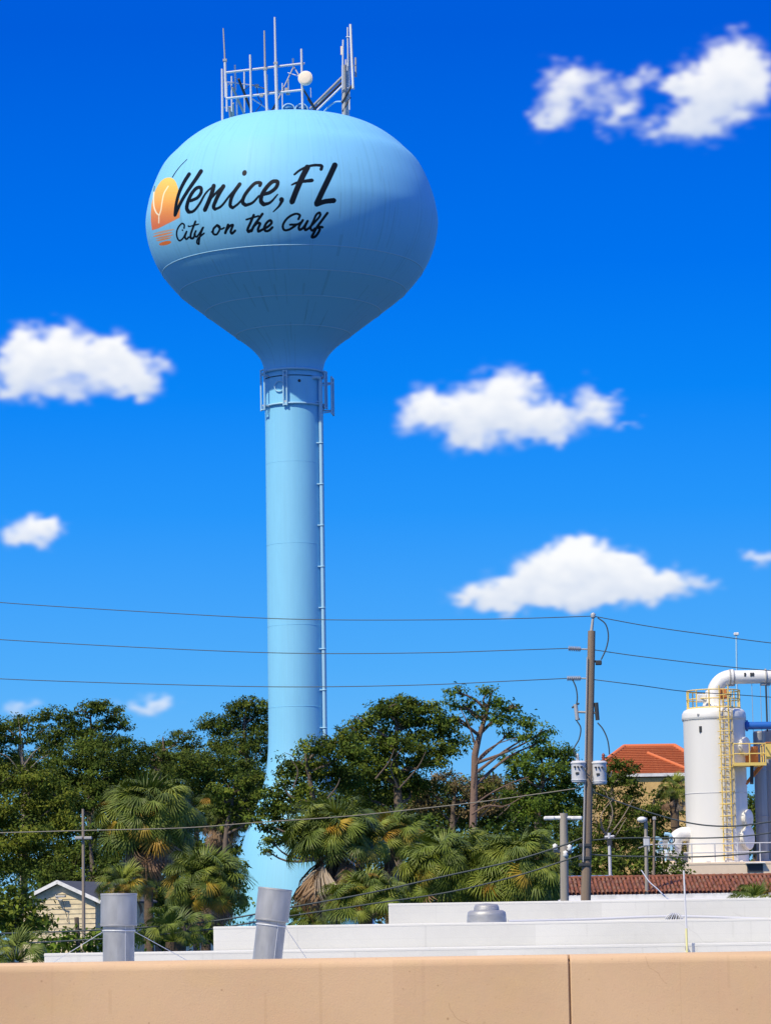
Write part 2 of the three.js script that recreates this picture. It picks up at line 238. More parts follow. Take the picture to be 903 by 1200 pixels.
  for (const [x, y, rx, ry, col] of [[240, 900, 130, 11, 'rgba(225,165,125,.85)'], [228, 934, 120, 12, '#f09a62'], [246, 963, 108, 10, '#e8996a'], [240, 990, 92, 10, '#ef9a5c'], [258, 1036, 74, 23, '#fb8038']]) ell(165 + x / 10, 180 + y / 10, rx / 10, ry / 10, -.2, col);
  stroke(...R1, [[120, 440], [115, 520], [125, 620], [155, 685], [185, 708]], 12, '#fff0cf'); stroke(...R1, [[290, 370], [242, 450], [217, 560], [206, 640], [185, 710]], 11, '#ffe9bd'); stroke(...R1, [[181, 705], [180, 800]], 11, '#ffe6c2');
  stroke(...R1, [[512, 58], [430, 140], [375, 210], [340, 265]], 6, '#17323f', 9); stroke(...R1, [[127, 370], [119, 425]], 9, '#5a7a80');
  const K = '#06131f', R2 = [195, 185, 9.03], R3 = [280, 180, 7.525], R4 = [195, 245, 9.03], R5 = [290, 240, 9.03];
  stroke(...R1, [[540, 230], [482, 320], [432, 420], [402, 510], [382, 610], [370, 715]], 33, K, 24); stroke(...R1, [[682, 197], [620, 290], [520, 432], [440, 565], [372, 715]], 36, K, 26);
  stroke(...R2, [[235, 445], [310, 410], [348, 352], [343, 308], [305, 307], [250, 362], [207, 450], [193, 528], [215, 565]], 24, K, 30); stroke(...R2, [[215, 565], [262, 556], [322, 490], [400, 362], [480, 288]], 24, K, 12);
  stroke(...R2, [[483, 288], [462, 370], [430, 450], [386, 548]], 33, K); stroke(...R2, [[432, 450], [500, 372], [588, 293]], 12, K, 24); stroke(...R2, [[588, 293], [542, 370], [503, 450], [482, 513], [497, 536]], 33, K, 26); stroke(...R2, [[497, 538], [560, 508], [650, 400], [745, 290]], 20, K, 14);
  stroke(...R2, [[764, 273], [702, 360], [668, 440], [664, 505], [690, 523]], 30, K, 24); stroke(...R2, [[690, 523], [748, 480], [800, 420]], 20, K, 13); ell(195 + 815 / 9.03, 185 + 155 / 9.03, 2.7, 3.4, .3, K);
  stroke(...R3, [[178, 280], [186, 258], [142, 256], [82, 310], [34, 380], [24, 428], [52, 452]], 20, K, 24); stroke(...R3, [[52, 452], [112, 430], [172, 368]], 20, K, 12);
  stroke(...R3, [[213, 356], [270, 340], [328, 292], [338, 248], [300, 243], [242, 292], [194, 370], [190, 420], [213, 446]], 22, K, 28); stroke(...R3, [[213, 447], [270, 430], [340, 357]], 24, K, 8);
  ell(280 + 374 / 7.525, 180 + 405 / 7.525, 2.9, 2.9, 0, K); stroke(...R3, [[380, 412], [352, 460], [298, 513]], 22, K, 6);
  stroke(...R3, [[490, 184], [540, 146], [620, 112], [700, 103], [737, 112], [730, 143]], 13, K, 21); stroke(...R3, [[607, 122], [560, 210], [510, 320], [466, 430]], 37, K); stroke(...R3, [[465, 276], [500, 260], [570, 246], [652, 237]], 9, K, 25);
  stroke(...R3, [[855, 105], [800, 220], [740, 340], [688, 448]], 37, K); stroke(...R3, [[690, 450], [760, 426], [850, 416]], 30, K, 33);
  stroke(...R4, [[165, 192], [166, 156], [145, 142], [110, 172], [86, 230], [91, 290], [116, 324], [150, 302], [190, 230]], 12, K); ell(195 + 148 / 9.03, 245 + 213 / 9.03, .9, .9, 0, K); stroke(...R4, [[192, 228], [175, 288], [190, 308], [218, 285]], 14, K); ell(195 + 211 / 9.03, 245 + 170 / 9.03, .9, 1, 0, K);
  stroke(...R4, [[287, 122], [260, 190], [236, 262], [238, 298], [262, 298], [284, 255]], 16, K); stroke(...R4, [[216, 176], [322, 150]], 10, K); stroke(...R4, [[292, 222], [276, 264], [298, 284], [330, 250], [368, 185]], 14, K); stroke(...R4, [[372, 185], [342, 260], [327, 328], [324, 362], [306, 350], [310, 312], [345, 276], [382, 246]], 13, K);
  stroke(...R4, [[520, 164], [482, 202], [480, 252], [510, 263], [543, 222], [550, 182], [520, 160], [560, 205], [600, 190]], 17, K, 12); stroke(...R4, [[640, 160], [624, 205], [608, 250]], 20, K); stroke(...R4, [[618, 222], [658, 174], [690, 162], [668, 232], [680, 252], [718, 220]], 18, K);
  stroke(...R4, [[460, 235], [478, 225]], 10, K);
  stroke(...R5, [[58, 105], [22, 188], [-8, 262], [4, 282], [30, 262]], 20, K); stroke(...R5, [[-22, 152], [40, 134], [112, 114]], 14, K); stroke(...R5, [[152, 93], [110, 150], [60, 220], [32, 278]], 20, K); stroke(...R5, [[60, 222], [98, 190], [126, 194], [106, 248], [108, 278], [142, 264]], 19, K);
  stroke(...R5, [[142, 264], [215, 226], [252, 184], [236, 162], [196, 190], [172, 244], [186, 274], [220, 270], [262, 234]], 19, K); 
  stroke(...R5, [[540, 152], [556, 112], [520, 95], [450, 120], [396, 170], [372, 225], [386, 264], [430, 265], [490, 232], [522, 208]], 17, K); stroke(...R5, [[450, 210], [530, 206], [572, 186]], 16, K); stroke(...R5, [[588, 163], [546, 235], [552, 264], [588, 248], [640, 172]], 18, K); stroke(...R5, [[640, 172], [610, 240], [616, 268], [655, 248]], 18, K);
  stroke(...R5, [[655, 248], [720, 182], [776, 112], [770, 86], [740, 100], [700, 180], [672, 250], [690, 274], [722, 250]], 17, K); stroke(...R5, [[854, 90], [800, 160], [740, 240], [702, 308], [686, 343], [718, 340], [758, 292], [770, 256], [742, 236], [804, 240]], 19, K);
  const tex = new THREE.CanvasTexture(cv); tex.colorSpace = THREE.SRGBColorSpace; tex.wrapS = THREE.RepeatWrapping;
  const bm = new THREE.MeshPhysicalMaterial({ color: 0xffffff, roughness: .55, map: tex, specularIntensity: .35, side: THREE.DoubleSide }); bm.name = 'bowl_paint';
  const b = new THREE.Mesh(bowl, bm); b.name = 'bowl'; b.castShadow = b.receiveShadow = true; tower.add(b);
  // weld seams that stand a little proud
  for (const [v] of [[.372], [.305], [.225], [.135]]) { const i = Math.round(v * N), p = prof[i]; const g = new THREE.TorusGeometry(p.x - .004, .026, 6, 160).rotateX(Math.PI / 2); mb().add(g, new THREE.Matrix4().makeTranslation(0, p.y, 0)).build('weld_seam', M.hoop, tower); }
  // stem and flared foot
  const st = [[34.5, 446], [34.4, 600], [34.4, 800], [34.5, 860], [35.6, 885], [38.6, 909], [45, 933], [53.5, 955], [62, 976], [71.5, 1010], [80, 1050], [89, 1100], [97, 1150], [103, 1192]];
  const sc = new THREE.CatmullRomCurve3(st.map(([r, y]) => V(r * S, hAt(y), 0)).reverse(), false, 'centripetal');
  mb().lathe(sc.getSpacedPoints(120).map((p) => [p.x, p.y]), V(0, 0, 0), 96).build('stem', M.blue, tower);
  for (const y of [545, 640, 735, 830]) mb().add(new THREE.TorusGeometry(34.45 * S, .008, 5, 96).rotateX(Math.PI / 2), new THREE.Matrix4().makeTranslation(0, hAt(y), 0)).build('weld_seam', M.blue, tower);
  // neck rings, frames and conduit
  const pol = (ax, h, r) => V(Math.sin(ax) * r, h, Math.cos(ax) * r);
  const rs = 34.5 * S, ring = (y, r, t) => mb().add(new THREE.TorusGeometry(r, t, 8, 96).rotateX(Math.PI / 2), new THREE.Matrix4().makeTranslation(0, hAt(y), 0)).build('neck_ring', M.hoop, tower);
  ring(438, rs + .1, .07); ring(478, rs + .08, .06);
  for (let i = 0; i < 12; i++) { const a = i / 12 * 6.283; mb().bar(pol(a, hAt(438), rs - .05), pol(a, hAt(438), rs + .12), .04).bar(pol(a, hAt(478), rs - .05), pol(a, hAt(478), rs + .1), .04).build('ring_bracket', M.hoop, tower); }
  const frame = (a, y0, y1, w, r) => { // an upright panel antenna frame held off the stem
    const m = mb(), t0 = hAt(y0), t1 = hAt(y1), da = w / 2 / r;
    for (const s of [-1, 1]) m.bar(pol(a + s * da, t1, r), pol(a + s * da, t0, r), .055);
    for (const t of [t0 - .05, t1 + .05]) m.bar(pol(a - da, t, r), pol(a + da, t, r), .05);
    m.build('antenna_frame', M.hoop, tower);
    const br = mb(); for (const t of [lerp(t1, t0, .12), lerp(t1, t0, .85)]) br.bar(pol(a, t, rs - .05), pol(a, t, r), .05).bar(pol(a + .12, t - .1, rs - .05), pol(a + da, t, r), .03); br.build('bracket', M.steel, tower);
  };
  frame(-1.05, 436, 484, .42, rs + .36); frame(1.45, 444, 488, .75, rs + .6); frame(-.25, 440, 481, .2, rs + .14); frame(1.22, 438, 482, .3, rs + .3);
  { const hA = -.47, hy = hAt(458), ringG = new THREE.TorusGeometry(.30, .035, 6, 28); const q = new THREE.Quaternion().setFromAxisAngle(UPV, hA + face); mb().add(ringG, new THREE.Matrix4().compose(pol(hA, hy, rs + .06), q, V(1, 1, 1))).build('access_hatch', M.hoop, tower); }
  { const q = pol(.22, hAt(452), rs - .02), m = mb().ball(.09, q, 1, 1, 1); m.build('port_hole', M.dark, tower); }
  const ca = 1.0, rc = rs + .16, cg = mb();
  cg.tube([pol(.72, hAt(447.5), rs - .1), pol(.8, hAt(447), rs + .1), pol(.95, hAt(447.5), rc), pol(ca, hAt(450.5), rc), pol(ca, hAt(456), rc), pol(ca, hAt(700), rc), pol(ca, hAt(866), rc)], .11, 160, 10);
  const con = cg.build('conduit', M.hoop, tower);
  for (const y of [475, 523, 571, 619, 667, 715, 763, 811, 855]) mb().bar(pol(ca - .12, hAt(y), rs - .02), pol(ca - .02, hAt(y), rc), .045).add(new THREE.TorusGeometry(.125, .03, 6, 14).rotateX(Math.PI / 2), new THREE.Matrix4().makeTranslation(...pol(ca, hAt(y), rc))).build('clamp', M.hoop, con);
}
// ---------------------------------------------------------------- antennas on top of the tower
{
  const k = 4.515, P = (zx, zy, dz = 0) => at(240 + zx / k, 10 + zy / k, D - dz);
  const top = tower.position.clone(); top.y = hAt(131);
  const group = (name, label, cat, grp) => { const o = base(name, top); return tag(o, label, cat, grp); };
  const loc = (zx, zy, dz) => P(zx, zy, dz).sub(top);
  const pipe = (o, name, a, b, r, mat) => mb().bar(loc(...a), loc(...b), r, r, 8).build(name, mat, o);
  const fr = group('antenna_rack', 'wide galvanised pipe frame with upright posts on the left of the tower top', 'antenna frame');
  const z = 2.6;
  pipe(fr, 'rail', [112, 339, z], [528, 290, z], .07, M.steel); pipe(fr, 'rail', [112, 476, z], [524, 430, z], .07, M.steel);
  for (const [x0, y0, x1, y1, dz, r] of [[92, 320, 94, 598, z - 1.2, .07], [115, 390, 117, 545, z - .8, .06], [160, 298, 163, 432, z - 1.6, .05], [142, 358, 143, 545, z - 1.6, .05], [240, 245, 246, 556, z + .1, .065], [209, 335, 210, 548, z - 2, .05], [327, 350, 329, 556, z + .1, .055], [441, 375, 442, 432, z - 1, .05], [467, 264, 468, 312, z - 1, .06], [511, 214, 517, 532, z + .1, .07], [410, 395, 411, 540, z - 2.4, .04], [560, 420, 561, 470, z - 2, .03]]) pipe(fr, 'post', [x0, y0, dz], [x1, y1, dz], r, M.steel);
  for (const [x0, y0, d0, x1, y1, d1, r, mt] of [[92, 385, z - 1.2, 240, 405, z - 2, .035, 'steel'], [92, 525, z - 1.2, 150, 520, z - 2.4, .04, 'steel'], [148, 420, z - 1.5, 210, 560, z - 3.5, .07, 'grey'], [178, 372, z - 1, 252, 556, z - 2.6, .075, 'dark'], [246, 475, z - .2, 345, 540, z - 2.6, .035, 'steel'], [376, 505, z - .2, 470, 308, z - 1.4, .04, 'grey'], [470, 308, z - 1.4, 505, 365, z - .2, .04, 'grey'], [345, 555, z - 2.2, 395, 470, z - .4, .05, 'dark'], [522, 430, z, 580, 524, z - 2.4, .06, 'dark'], [545, 480, z - 1, 590, 545, z - 3, .05, 'dark'], [240, 400, z, 330, 428, z - 2, .03, 'grey'], [330, 440, z, 440, 432, z - 1.4, .03, 'grey'], [146, 500, z - 1.6, 150, 575, z - 2.4, .09, 'grey'], [132, 520, z - 2, 138, 582, z - 2.4, .09, 'grey'], [168, 470, z - 2, 172, 575, z - 2.6, .05, 'steel'], [110, 410, z - .9, 150, 390, z - 1.6, .03, 'steel'], [505, 360, z, 440, 340, z - 1.2, .03, 'steel']]) pipe(fr, 'strut', [x0, y0, d0], [x1, y1, d1], r, M[mt]);
  for (const [x, y, d] of [[276, 410, z - .6], [432, 430, z - .2], [440, 448, z - .4], [380, 538, z - .2], [300, 460, z]]) mb().rbox(.22, .2, .18, .03, ...loc(x, y, d).toArray()).build('junction_box', M.grey, fr);
  mb().tube([loc(276, 418, z - .6), loc(282, 470, z - 1), loc(300, 500, z - 1.6), loc(270, 545, z - 2.2)], .025, 20, 5).tube([loc(210, 430, z - .4), loc(240, 410, z - .8), loc(280, 412, z - .6), loc(330, 430, z - .2)], .02, 20, 5).tube([loc(320, 540, z - .2), loc(345, 545, z - .8), loc(370, 525, z - .3)], .03, 16, 5).build('cable', M.dark, fr);
  // whip antennas of the frame
  const whip = (label, pts) => { const o = group('whip_antenna', label, 'antenna', null); mb().bar(loc(...pts[1]), loc(...pts[0]), pts[3], pts[3] * .8, 8).build('rod', pts[4] || M.grey, o); mb().bar(loc(...pts[2]), loc(...pts[1]), pts[5] || .08, undefined, 8).build('mount', M.steel, o); mb().rbox(.24, .16, .2, .03, ...loc(...pts[1]).toArray()).build('clamp', M.grey, o); };
  whip('thin grey whip antenna standing at the far left end of the pipe frame', [[98, 105, z - .9], [107, 275, z - .9], [112, 470, z - .9], .05]);
  whip('slim grey whip antenna beside the tallest one on the pipe frame', [[315, 117, z + .15], [319, 320, z + .15], [329, 545, z + .15], .06]);
  whip('tallest whip antenna, a thick pale rod over the middle of the pipe frame', [[370, 46, z + .2], [375, 290, z + .2], [382, 540, z + .2], .075, M.steel, .1]);
  // dish
  { const o = group('dish_antenna', 'round cream drum dish antenna at the right end of the pipe frame', 'dish antenna'); const c = loc(533, 370, z + .5), q = new THREE.Quaternion().setFromUnitVectors(UPV, V(-.22, .06, 1).normalize());
    mb().lathe([[.001, .2], [.28, .19], [.385, .15], [.40, .1], [.40, -.1], [.3, -.22], [.001, -.26]], c, 40, q).build('drum', M.cream, o);
    mb().add(new THREE.TorusGeometry(.405, .025, 8, 40).rotateX(Math.PI / 2), new THREE.Matrix4().compose(c.clone().add(V(-.02, 0, .1)), q, V(1, 1, 1))).build('rim', M.white, o);
    mb().bar(c.clone().add(V(0, 0, -.25)), loc(514, 372, z + .1), .07).build('mount', M.grey, o); }
  // vents and hoops in the middle of the roof
  for (const [x, y, lab] of [[444, 548, 'blue domed roof vent under a pale hoop, left of the pair on the tower top'], [513, 548, 'blue domed roof vent under a pale hoop, right of the pair on the tower top']]) {
    const o = group('roof_vent', lab, 'roof vent'), c = loc(x, y, .3); mb().lathe([[.33, -.5], [.33, .12], [.38, .14], [.38, .2], [.26, .33], [.001, .4]], c, 24).build('vent_cap', M.vent, o);
    mb().add(new THREE.TorusGeometry(.36, .045, 6, 24, Math.PI), new THREE.Matrix4().makeTranslation(c.x, c.y + .05, c.z + .3)).build('hoop', M.hoop, o);
  }
  // right-hand mast
  const ms = group('antenna_mast', 'thick grey mast with clustered antennas and slanting booms right of the tower top', 'antenna mast');
  pipe(ms, 'mast_pole', [736, 300, .5], [738, 566, .5], .15, M.grey); pipe(ms, 'mast_pole', [752, 290, .1], [754, 568, .1], .12, M.steel);
  for (const [a, b, r, mt] of [[[731, 166, 1], [728, 420, 1], .055, 'steel'], [[755, 100, .8], [757, 305, .8], .05, 'steel'], [[770, 84, 1.1], [784, 422, 1.1], .075, 'white'], [[763, 240, .6], [765, 536, .6], .05, 'steel'], [[797, 260, 0], [798, 362, 0], .06, 'grey'], [[746, 270, .4], [744, 420, .4], .05, 'steel'], [[724, 200, .9], [724, 245, .9], .07, 'cream']]) pipe(ms, 'panel_antenna', a, b, r, M[mt]);
  for (const [a, b, r, mt] of [[[558, 530, -1], [742, 348, .4], .08, 'grey'], [[566, 545, -.6], [744, 372, .5], .07, 'dark'], [[590, 542, .2], [728, 408, .8], .055, 'white'], [[598, 505, -1.4], [738, 345, .2], .035, 'steel'], [[755, 310, .6], [800, 300, .2], .035, 'steel'], [[748, 150, .8], [775, 150, 1.1], .035, 'steel'], [[725, 500, .6], [782, 400, .9], .06, 'dark'], [[728, 545, .6], [770, 470, .6], .05, 'dark'], [[755, 420, .5], [790, 425, .8], .04, 'steel']]) pipe(ms, 'boom', a, b, r, M[mt]);
  mb().tube([loc(630, 545, 0), loc(655, 520, .2), loc(690, 495, .4), loc(722, 492, .6)], .05, 20, 6).build('cable', M.hoop, ms);
  // lift each foot down to the roof so that nothing hovers
}

// ---------------------------------------------------------------- leaves, trees and palms
const PALETTE = {
  oak: [[0.122, 0.177, 0.023], [0.089, 0.138, 0.019], [0.163, 0.212, 0.027], [0.065, 0.104, 0.017]],
  dark: [[0.081, 0.128, 0.019], [0.106, 0.158, 0.023], [0.057, 0.091, 0.015], [0.135, 0.177, 0.027]],
  pine: [[0.122, 0.203, 0.025], [0.089, 0.158, 0.024], [0.163, 0.232, 0.029], [0.065, 0.114, 0.019]],
  olive: [[0.155, 0.198, 0.024], [0.122, 0.163, 0.021], [0.187, 0.223, 0.029], [0.085, 0.123, 0.019]],
  brown: [[0.211, 0.177, 0.081], [0.163, 0.149, 0.060], [0.122, 0.149, 0.034], [0.244, 0.198, 0.103]],
  bright: [[0.122, 0.227, 0.025], [0.094, 0.183, 0.024], [0.163, 0.252, 0.031], [0.065, 0.123, 0.019]],
};
const leafMat = new THREE.MeshPhysicalMaterial({ vertexColors: true, roughness: .62, side: THREE.DoubleSide, transmission: .32, thickness: 0, specularIntensity: .12 }); leafMat.name = 'leaf';
function leaves(blobs, size, cover, pal, flat = .55) { // many small leaf faces gathered in clumps over the pads of a crown
  const pos = [], nor = [], col = [], a = V(0, 0, 0), n = V(0, 0, 0), u = V(0, 0, 0), w = V(0, 0, 0), p = V(0, 0, 0);
  for (const [bx, by, bz, rx, ry, rz] of blobs) {
    const area = Math.PI * (rx * ry + rx * rz + ry * rz) / 3, cr = Math.min(.75, Math.max(.3, .34 * Math.min(rx, ry, rz) + .12)), nc = Math.max(5, Math.round(area * 1.15 / (cr * cr)));
    const perClump = Math.round(cover * area * 15 / (size * size * 1.1) / nc);
    for (let c = 0; c < nc; c++) {
      do a.set(rr(-1, 1), rr(-1, 1), rr(-1, 1)); while (a.lengthSq() > 1 || a.lengthSq() < .05);
      a.normalize().multiplyScalar(Math.pow(rnd(), .38)); if (a.y < -.35) a.y *= flat;
      const cx = bx + a.x * rx, cy = by + a.y * ry, cz = bz + a.z * rz, tone = pal[Math.floor(rnd() * pal.length)], br = rr(.72, 1.25), crr = cr * rr(.6, 1.3);
      for (let i = 0; i < perClump; i++) {
        p.set(cx + gauss() * crr, cy + gauss() * crr * .62, cz + gauss() * crr);
        n.set(gauss() * .8 + a.x * .7, gauss() * .8 + .45 + a.y * .6, gauss() * .8 + a.z * .7).normalize();
        u.set(gauss(), gauss() * .6, gauss()).cross(n).normalize(); w.crossVectors(n, u);
        const s = size * rr(.55, 1.3), t = s * rr(.42, .6), k = br * rr(.8, 1.2), r0 = tone[0] * k * rr(.9, 1.15), g0 = tone[1] * k, b0 = tone[2] * k;
        const q = [[-s / 2, 0], [0, t / 2], [s / 2, 0], [0, -t / 2]];
        for (const j of [0, 1, 2, 0, 2, 3]) { pos.push(p.x + u.x * q[j][0] + w.x * q[j][1], p.y + u.y * q[j][0] + w.y * q[j][1] - (j === 0 || j === 2 ? s * .1 : 0), p.z + u.z * q[j][0] + w.z * q[j][1]); col.push(r0, g0, b0); }
      }
    }
  }
  const g = new THREE.BufferGeometry(); g.setAttribute('position', new THREE.Float32BufferAttribute(pos, 3)); g.setAttribute('color', new THREE.Float32BufferAttribute(col, 3)); g.computeVertexNormals(); return g;
}
// pads [px, py, rx, ry, dz] are where the crown's clumps stand in the photo; fork = where the limbs leave the trunk
function tree({ name = 'oak_tree', label, cat = 'tree', group, d, foot, fork, pads, pal = 'oak', size = .2, cover = 1, trunkR = .28, limbR = .11, bark = M.bark, bare = [], leader, grow = 1.2 }) {
  const s = d / F, o = base(name, V(at(foot, 1085, d).x, 0, -d)); tag(o, label, cat, group);
  const L = (x, y, dz = 0) => at(x, y, d).sub(o.position).add(V(0, 0, dz));
  const blobs = pads.map(([x, y, rx, ry, dz = gauss() * rx * s]) => { const c = L(x, y, dz); return [c.x, c.y, c.z, rx * s * grow, ry * s * grow, rx * s * rr(.8, 1.1) * grow]; });
  const f = L(...fork), mid = V(lerp(0, f.x, .45) + rr(-.2, .2), f.y * .5, rr(-.2, .2)), t = mb();
  const tp = (pts, r0, r1, n = 7, seg = 7) => { const c = new THREE.CatmullRomCurve3(pts), P = c.getPoints(n); for (let i = 0; i < n; i++) t.bar(P[i], P[i + 1], lerp(r0, r1, i / n), lerp(r0, r1, (i + 1) / n), seg, true); };
  tp([V(0, -.2, 0), mid, f], trunkR, trunkR * .62, 10, 10);
  const lead = leader ? leader.map((q) => L(...q)) : [V(blobs.reduce((m, q) => m + q[0], 0) / blobs.length * .5 + f.x * .5, Math.max(...blobs.map((q) => q[1])) - .3, 0)];
  const tops = [f, ...lead]; if (name !== 'shrub') tp(tops.length > 2 ? tops : [f, f.clone().lerp(lead[0], .5).add(V(rr(-.2, .2), 0, .1)), lead[0]], trunkR * .62, trunkR * .16, 10, 8);
  t.build('trunk', bark, o);
  const limbs = mb(), keep = t.g; t.g = limbs.g;
  const axis = new THREE.CatmullRomCurve3([mid, ...tops]).getPoints(40);
  if (name !== 'shrub') for (const [x, y, z, rx, ry] of blobs) {
    if (rnd() < .4) continue;
    const e = V(x, y - ry * .1, z), want = y - .35 - .5 * Math.hypot(x - f.x, z) * rr(.6, 1.3); let st = axis[0]; for (const q of axis) if (q.y > f.y - 2.2 && Math.abs(q.y - want) < Math.abs(st.y - want)) st = q;
    const m2 = st.clone().lerp(e, .55).add(V(rr(-.3, .3), rr(-.4, .3), rr(-.3, .3))); tp([st.clone(), m2, e], limbR * .8, limbR * .25, 6, 6);
    for (let k = 0; k < 3; k++) { const e2 = V(x + rr(-.8, .8) * rx, y + rr(-.2, .8) * ry, z + rr(-.6, .9) * rx); tp([m2.clone().lerp(e, .7), e.clone().lerp(e2, .5).add(V(rr(-.1, .1), rr(-.1, .1), 0)), e2], limbR * .36, limbR * .1, 4, 5); }
  }
  for (const pts of bare) tp(pts.map(([x, y, dz = .4]) => L(x, y, dz)), limbR * .45, limbR * .16, 8, 6);
  if (limbs.g.length) limbs.build('limbs', bark, o); t.g = keep;
  const m = new THREE.Mesh(leaves(blobs, size, cover, PALETTE[pal]), leafMat); m.name = 'crown'; m.castShadow = m.receiveShadow = true; o.add(m);
  return o;
}
// left of the tower, behind it
tree({ name: 'pine_tree', label: 'dark pine cut by the left frame edge, bare grey limbs under a flat top', d: 206, foot: 26, fork: [29, 900], pal: 'dark', cover: .8, bark: M.barkPale, pads: [[6, 850, 26, 11], [34, 846, 16, 8], [-12, 862, 24, 14], [46, 858, 12, 9], [18, 866, 24, 9], [-6, 890, 30, 16], [50, 880, 14, 9]], bare: [[[29, 905, 1], [28, 870, 1.2], [24, 842, 1.2]], [[29, 900, 1], [46, 880, 1.4], [62, 872, 1.6]], [[29, 910, 1], [12, 888, 1.5], [2, 884, 1.6]], [[34, 905, 1], [52, 890, 1.5], [80, 878, 1.6]]] });
tree({ name: 'pine_tree', label: 'umbrella topped pine with sky between its clumps, highest crown left of the palm', d: 204, foot: 108, fork: [106, 900], pal: 'dark', cover: .95, limbR: .12, pads: [[66, 838, 18, 9], [84, 845, 16, 9], [104, 833, 16, 9], [122, 830, 19, 7], [134, 838, 12, 10], [142, 850, 12, 8], [118, 851, 13, 8], [96, 858, 14, 9], [72, 858, 18, 11], [130, 868, 18, 10], [150, 868, 8, 5], [106, 872, 30, 13], [58, 868, 16, 13]] });
tree({ label: 'dark rounded tree under the umbrella pine, behind the large palm', d: 200, foot: 110, fork: [110, 930], pal: 'dark', cover: 1.1, pads: [[90, 888, 30, 18], [130, 890, 34, 20], [70, 905, 26, 20], [110, 915, 40, 22], [150, 900, 22, 18], [90, 940, 40, 22], [140, 940, 30, 20], [60, 925, 22, 20]] });
tree({ name: 'pine_tree', label: 'small topped pine with thin tufts between the umbrella pine and the tower', d: 206, foot: 186, fork: [186, 910], pal: 'dark', cover: .8, pads: [[178, 878, 15, 6], [196, 870, 14, 7], [214, 864, 13, 7], [226, 873, 14, 9], [166, 876, 8, 5], [206, 884, 20, 9], [180, 892, 24, 10], [228, 890, 18, 10], [150, 882, 12, 8], [222, 858, 5, 4]] });
tree({ name: 'pine_tree', label: 'tall dark pine with layered clumps, its right side behind the tower stem', d: 204, foot: 292, fork: [292, 900], pal: 'dark', cover: 1, pads: [[291, 824, 18, 7], [276, 834, 14, 8], [310, 830, 20, 10], [254, 846, 18, 11], [240, 850, 9, 7], [262, 856, 18, 8], [286, 846, 18, 10], [306, 850, 16, 12], [298, 866, 22, 12], [258, 872, 16, 9], [278, 880, 26, 12], [312, 884, 20, 14], [322, 850, 14, 14]], bare: [[[292, 905, 1], [300, 890, 1.4], [308, 882, 1.5]], [[290, 905, 1], [284, 892, 1.4], [278, 888, 1.5]]] });
tree({ label: 'broad dark oak below the pine, beside the left edge of the tower foot', d: 197, foot: 268, fork: [268, 950], pal: 'dark', cover: 1.15, pads: [[222, 900, 26, 18], [256, 902, 26, 18], [290, 908, 20, 16], [240, 925, 28, 20], [280, 935, 24, 18], [212, 930, 22, 22], [300, 925, 10, 14], [250, 955, 34, 20], [282, 962, 16, 16], [220, 960, 20, 20]] });
tree({ label: 'olive green leafy tree filling the left edge above the cream house', d: 176, foot: 30, fork: [30, 980], pal: 'olive', cover: 1.05, size: .2, pads: [[20, 912, 30, 14], [48, 918, 22, 14], [-8, 920, 26, 18], [70, 938, 20, 16], [10, 945, 34, 22], [48, 950, 28, 22], [84, 965, 18, 18], [-15, 965, 30, 24], [30, 985, 40, 24], [74, 995, 28, 22], [0, 1010, 34, 24], [50, 1015, 34, 20]] });
tree({ label: 'dark low tree behind the cream house and the grey wooden pole', d: 170, foot: 110, fork: [110, 1030], pal: 'dark', cover: 1.1, pads: [[80, 1010, 28, 16], [110, 1000, 28, 18], [128, 1022, 22, 18], [60, 1030, 30, 18], [100, 1035, 40, 18], [118, 975, 18, 14]] });
tree({ label: 'small oak hiding the left edge of the tower foot above the lower palm', d: 158, foot: 246, fork: [266, 968], pal: 'oak', cover: 1.1, size: .19, trunkR: .2, grow: 1.1, pads: [[300, 912, 8, 7], [286, 918, 14, 10], [268, 925, 16, 12], [302, 930, 9, 9], [288, 938, 16, 12], [264, 945, 16, 13], [300, 950, 8, 9], [282, 956, 14, 9], [256, 930, 12, 12]] });
// centre, in front of the tower foot
tree({ label: 'dense oak whose branch hangs across the foot of the tower', d: 156, foot: 372, fork: [372, 960], pal: 'oak', cover: 1.15, size: .19, trunkR: .3, pads: [[368, 878, 20, 12], [350, 893, 20, 12], [392, 868, 22, 12], [338, 905, 16, 10], [376, 900, 26, 16], [408, 880, 24, 16], [352, 920, 22, 14], [330, 918, 8, 8], [400, 912, 26, 18], [326, 940, 12, 13], [318, 955, 10, 9], [312, 972, 8, 6], [340, 945, 16, 16], [330, 968, 15, 11], [334, 984, 9, 6], [306, 930, 9, 9], [312, 947, 10, 9], [322, 928, 9, 8], [299, 962, 10, 6], [318, 986, 10, 7], [311, 996, 6, 5], [366, 945, 24, 16], [372, 972, 30, 16], [345, 968, 12, 12]], bare: [[[345, 925, 1.5], [350, 905, 1.6], [343, 893, 1.6]], [[384, 938, 1.6], [396, 922, 1.7], [399, 914, 1.7]]] });
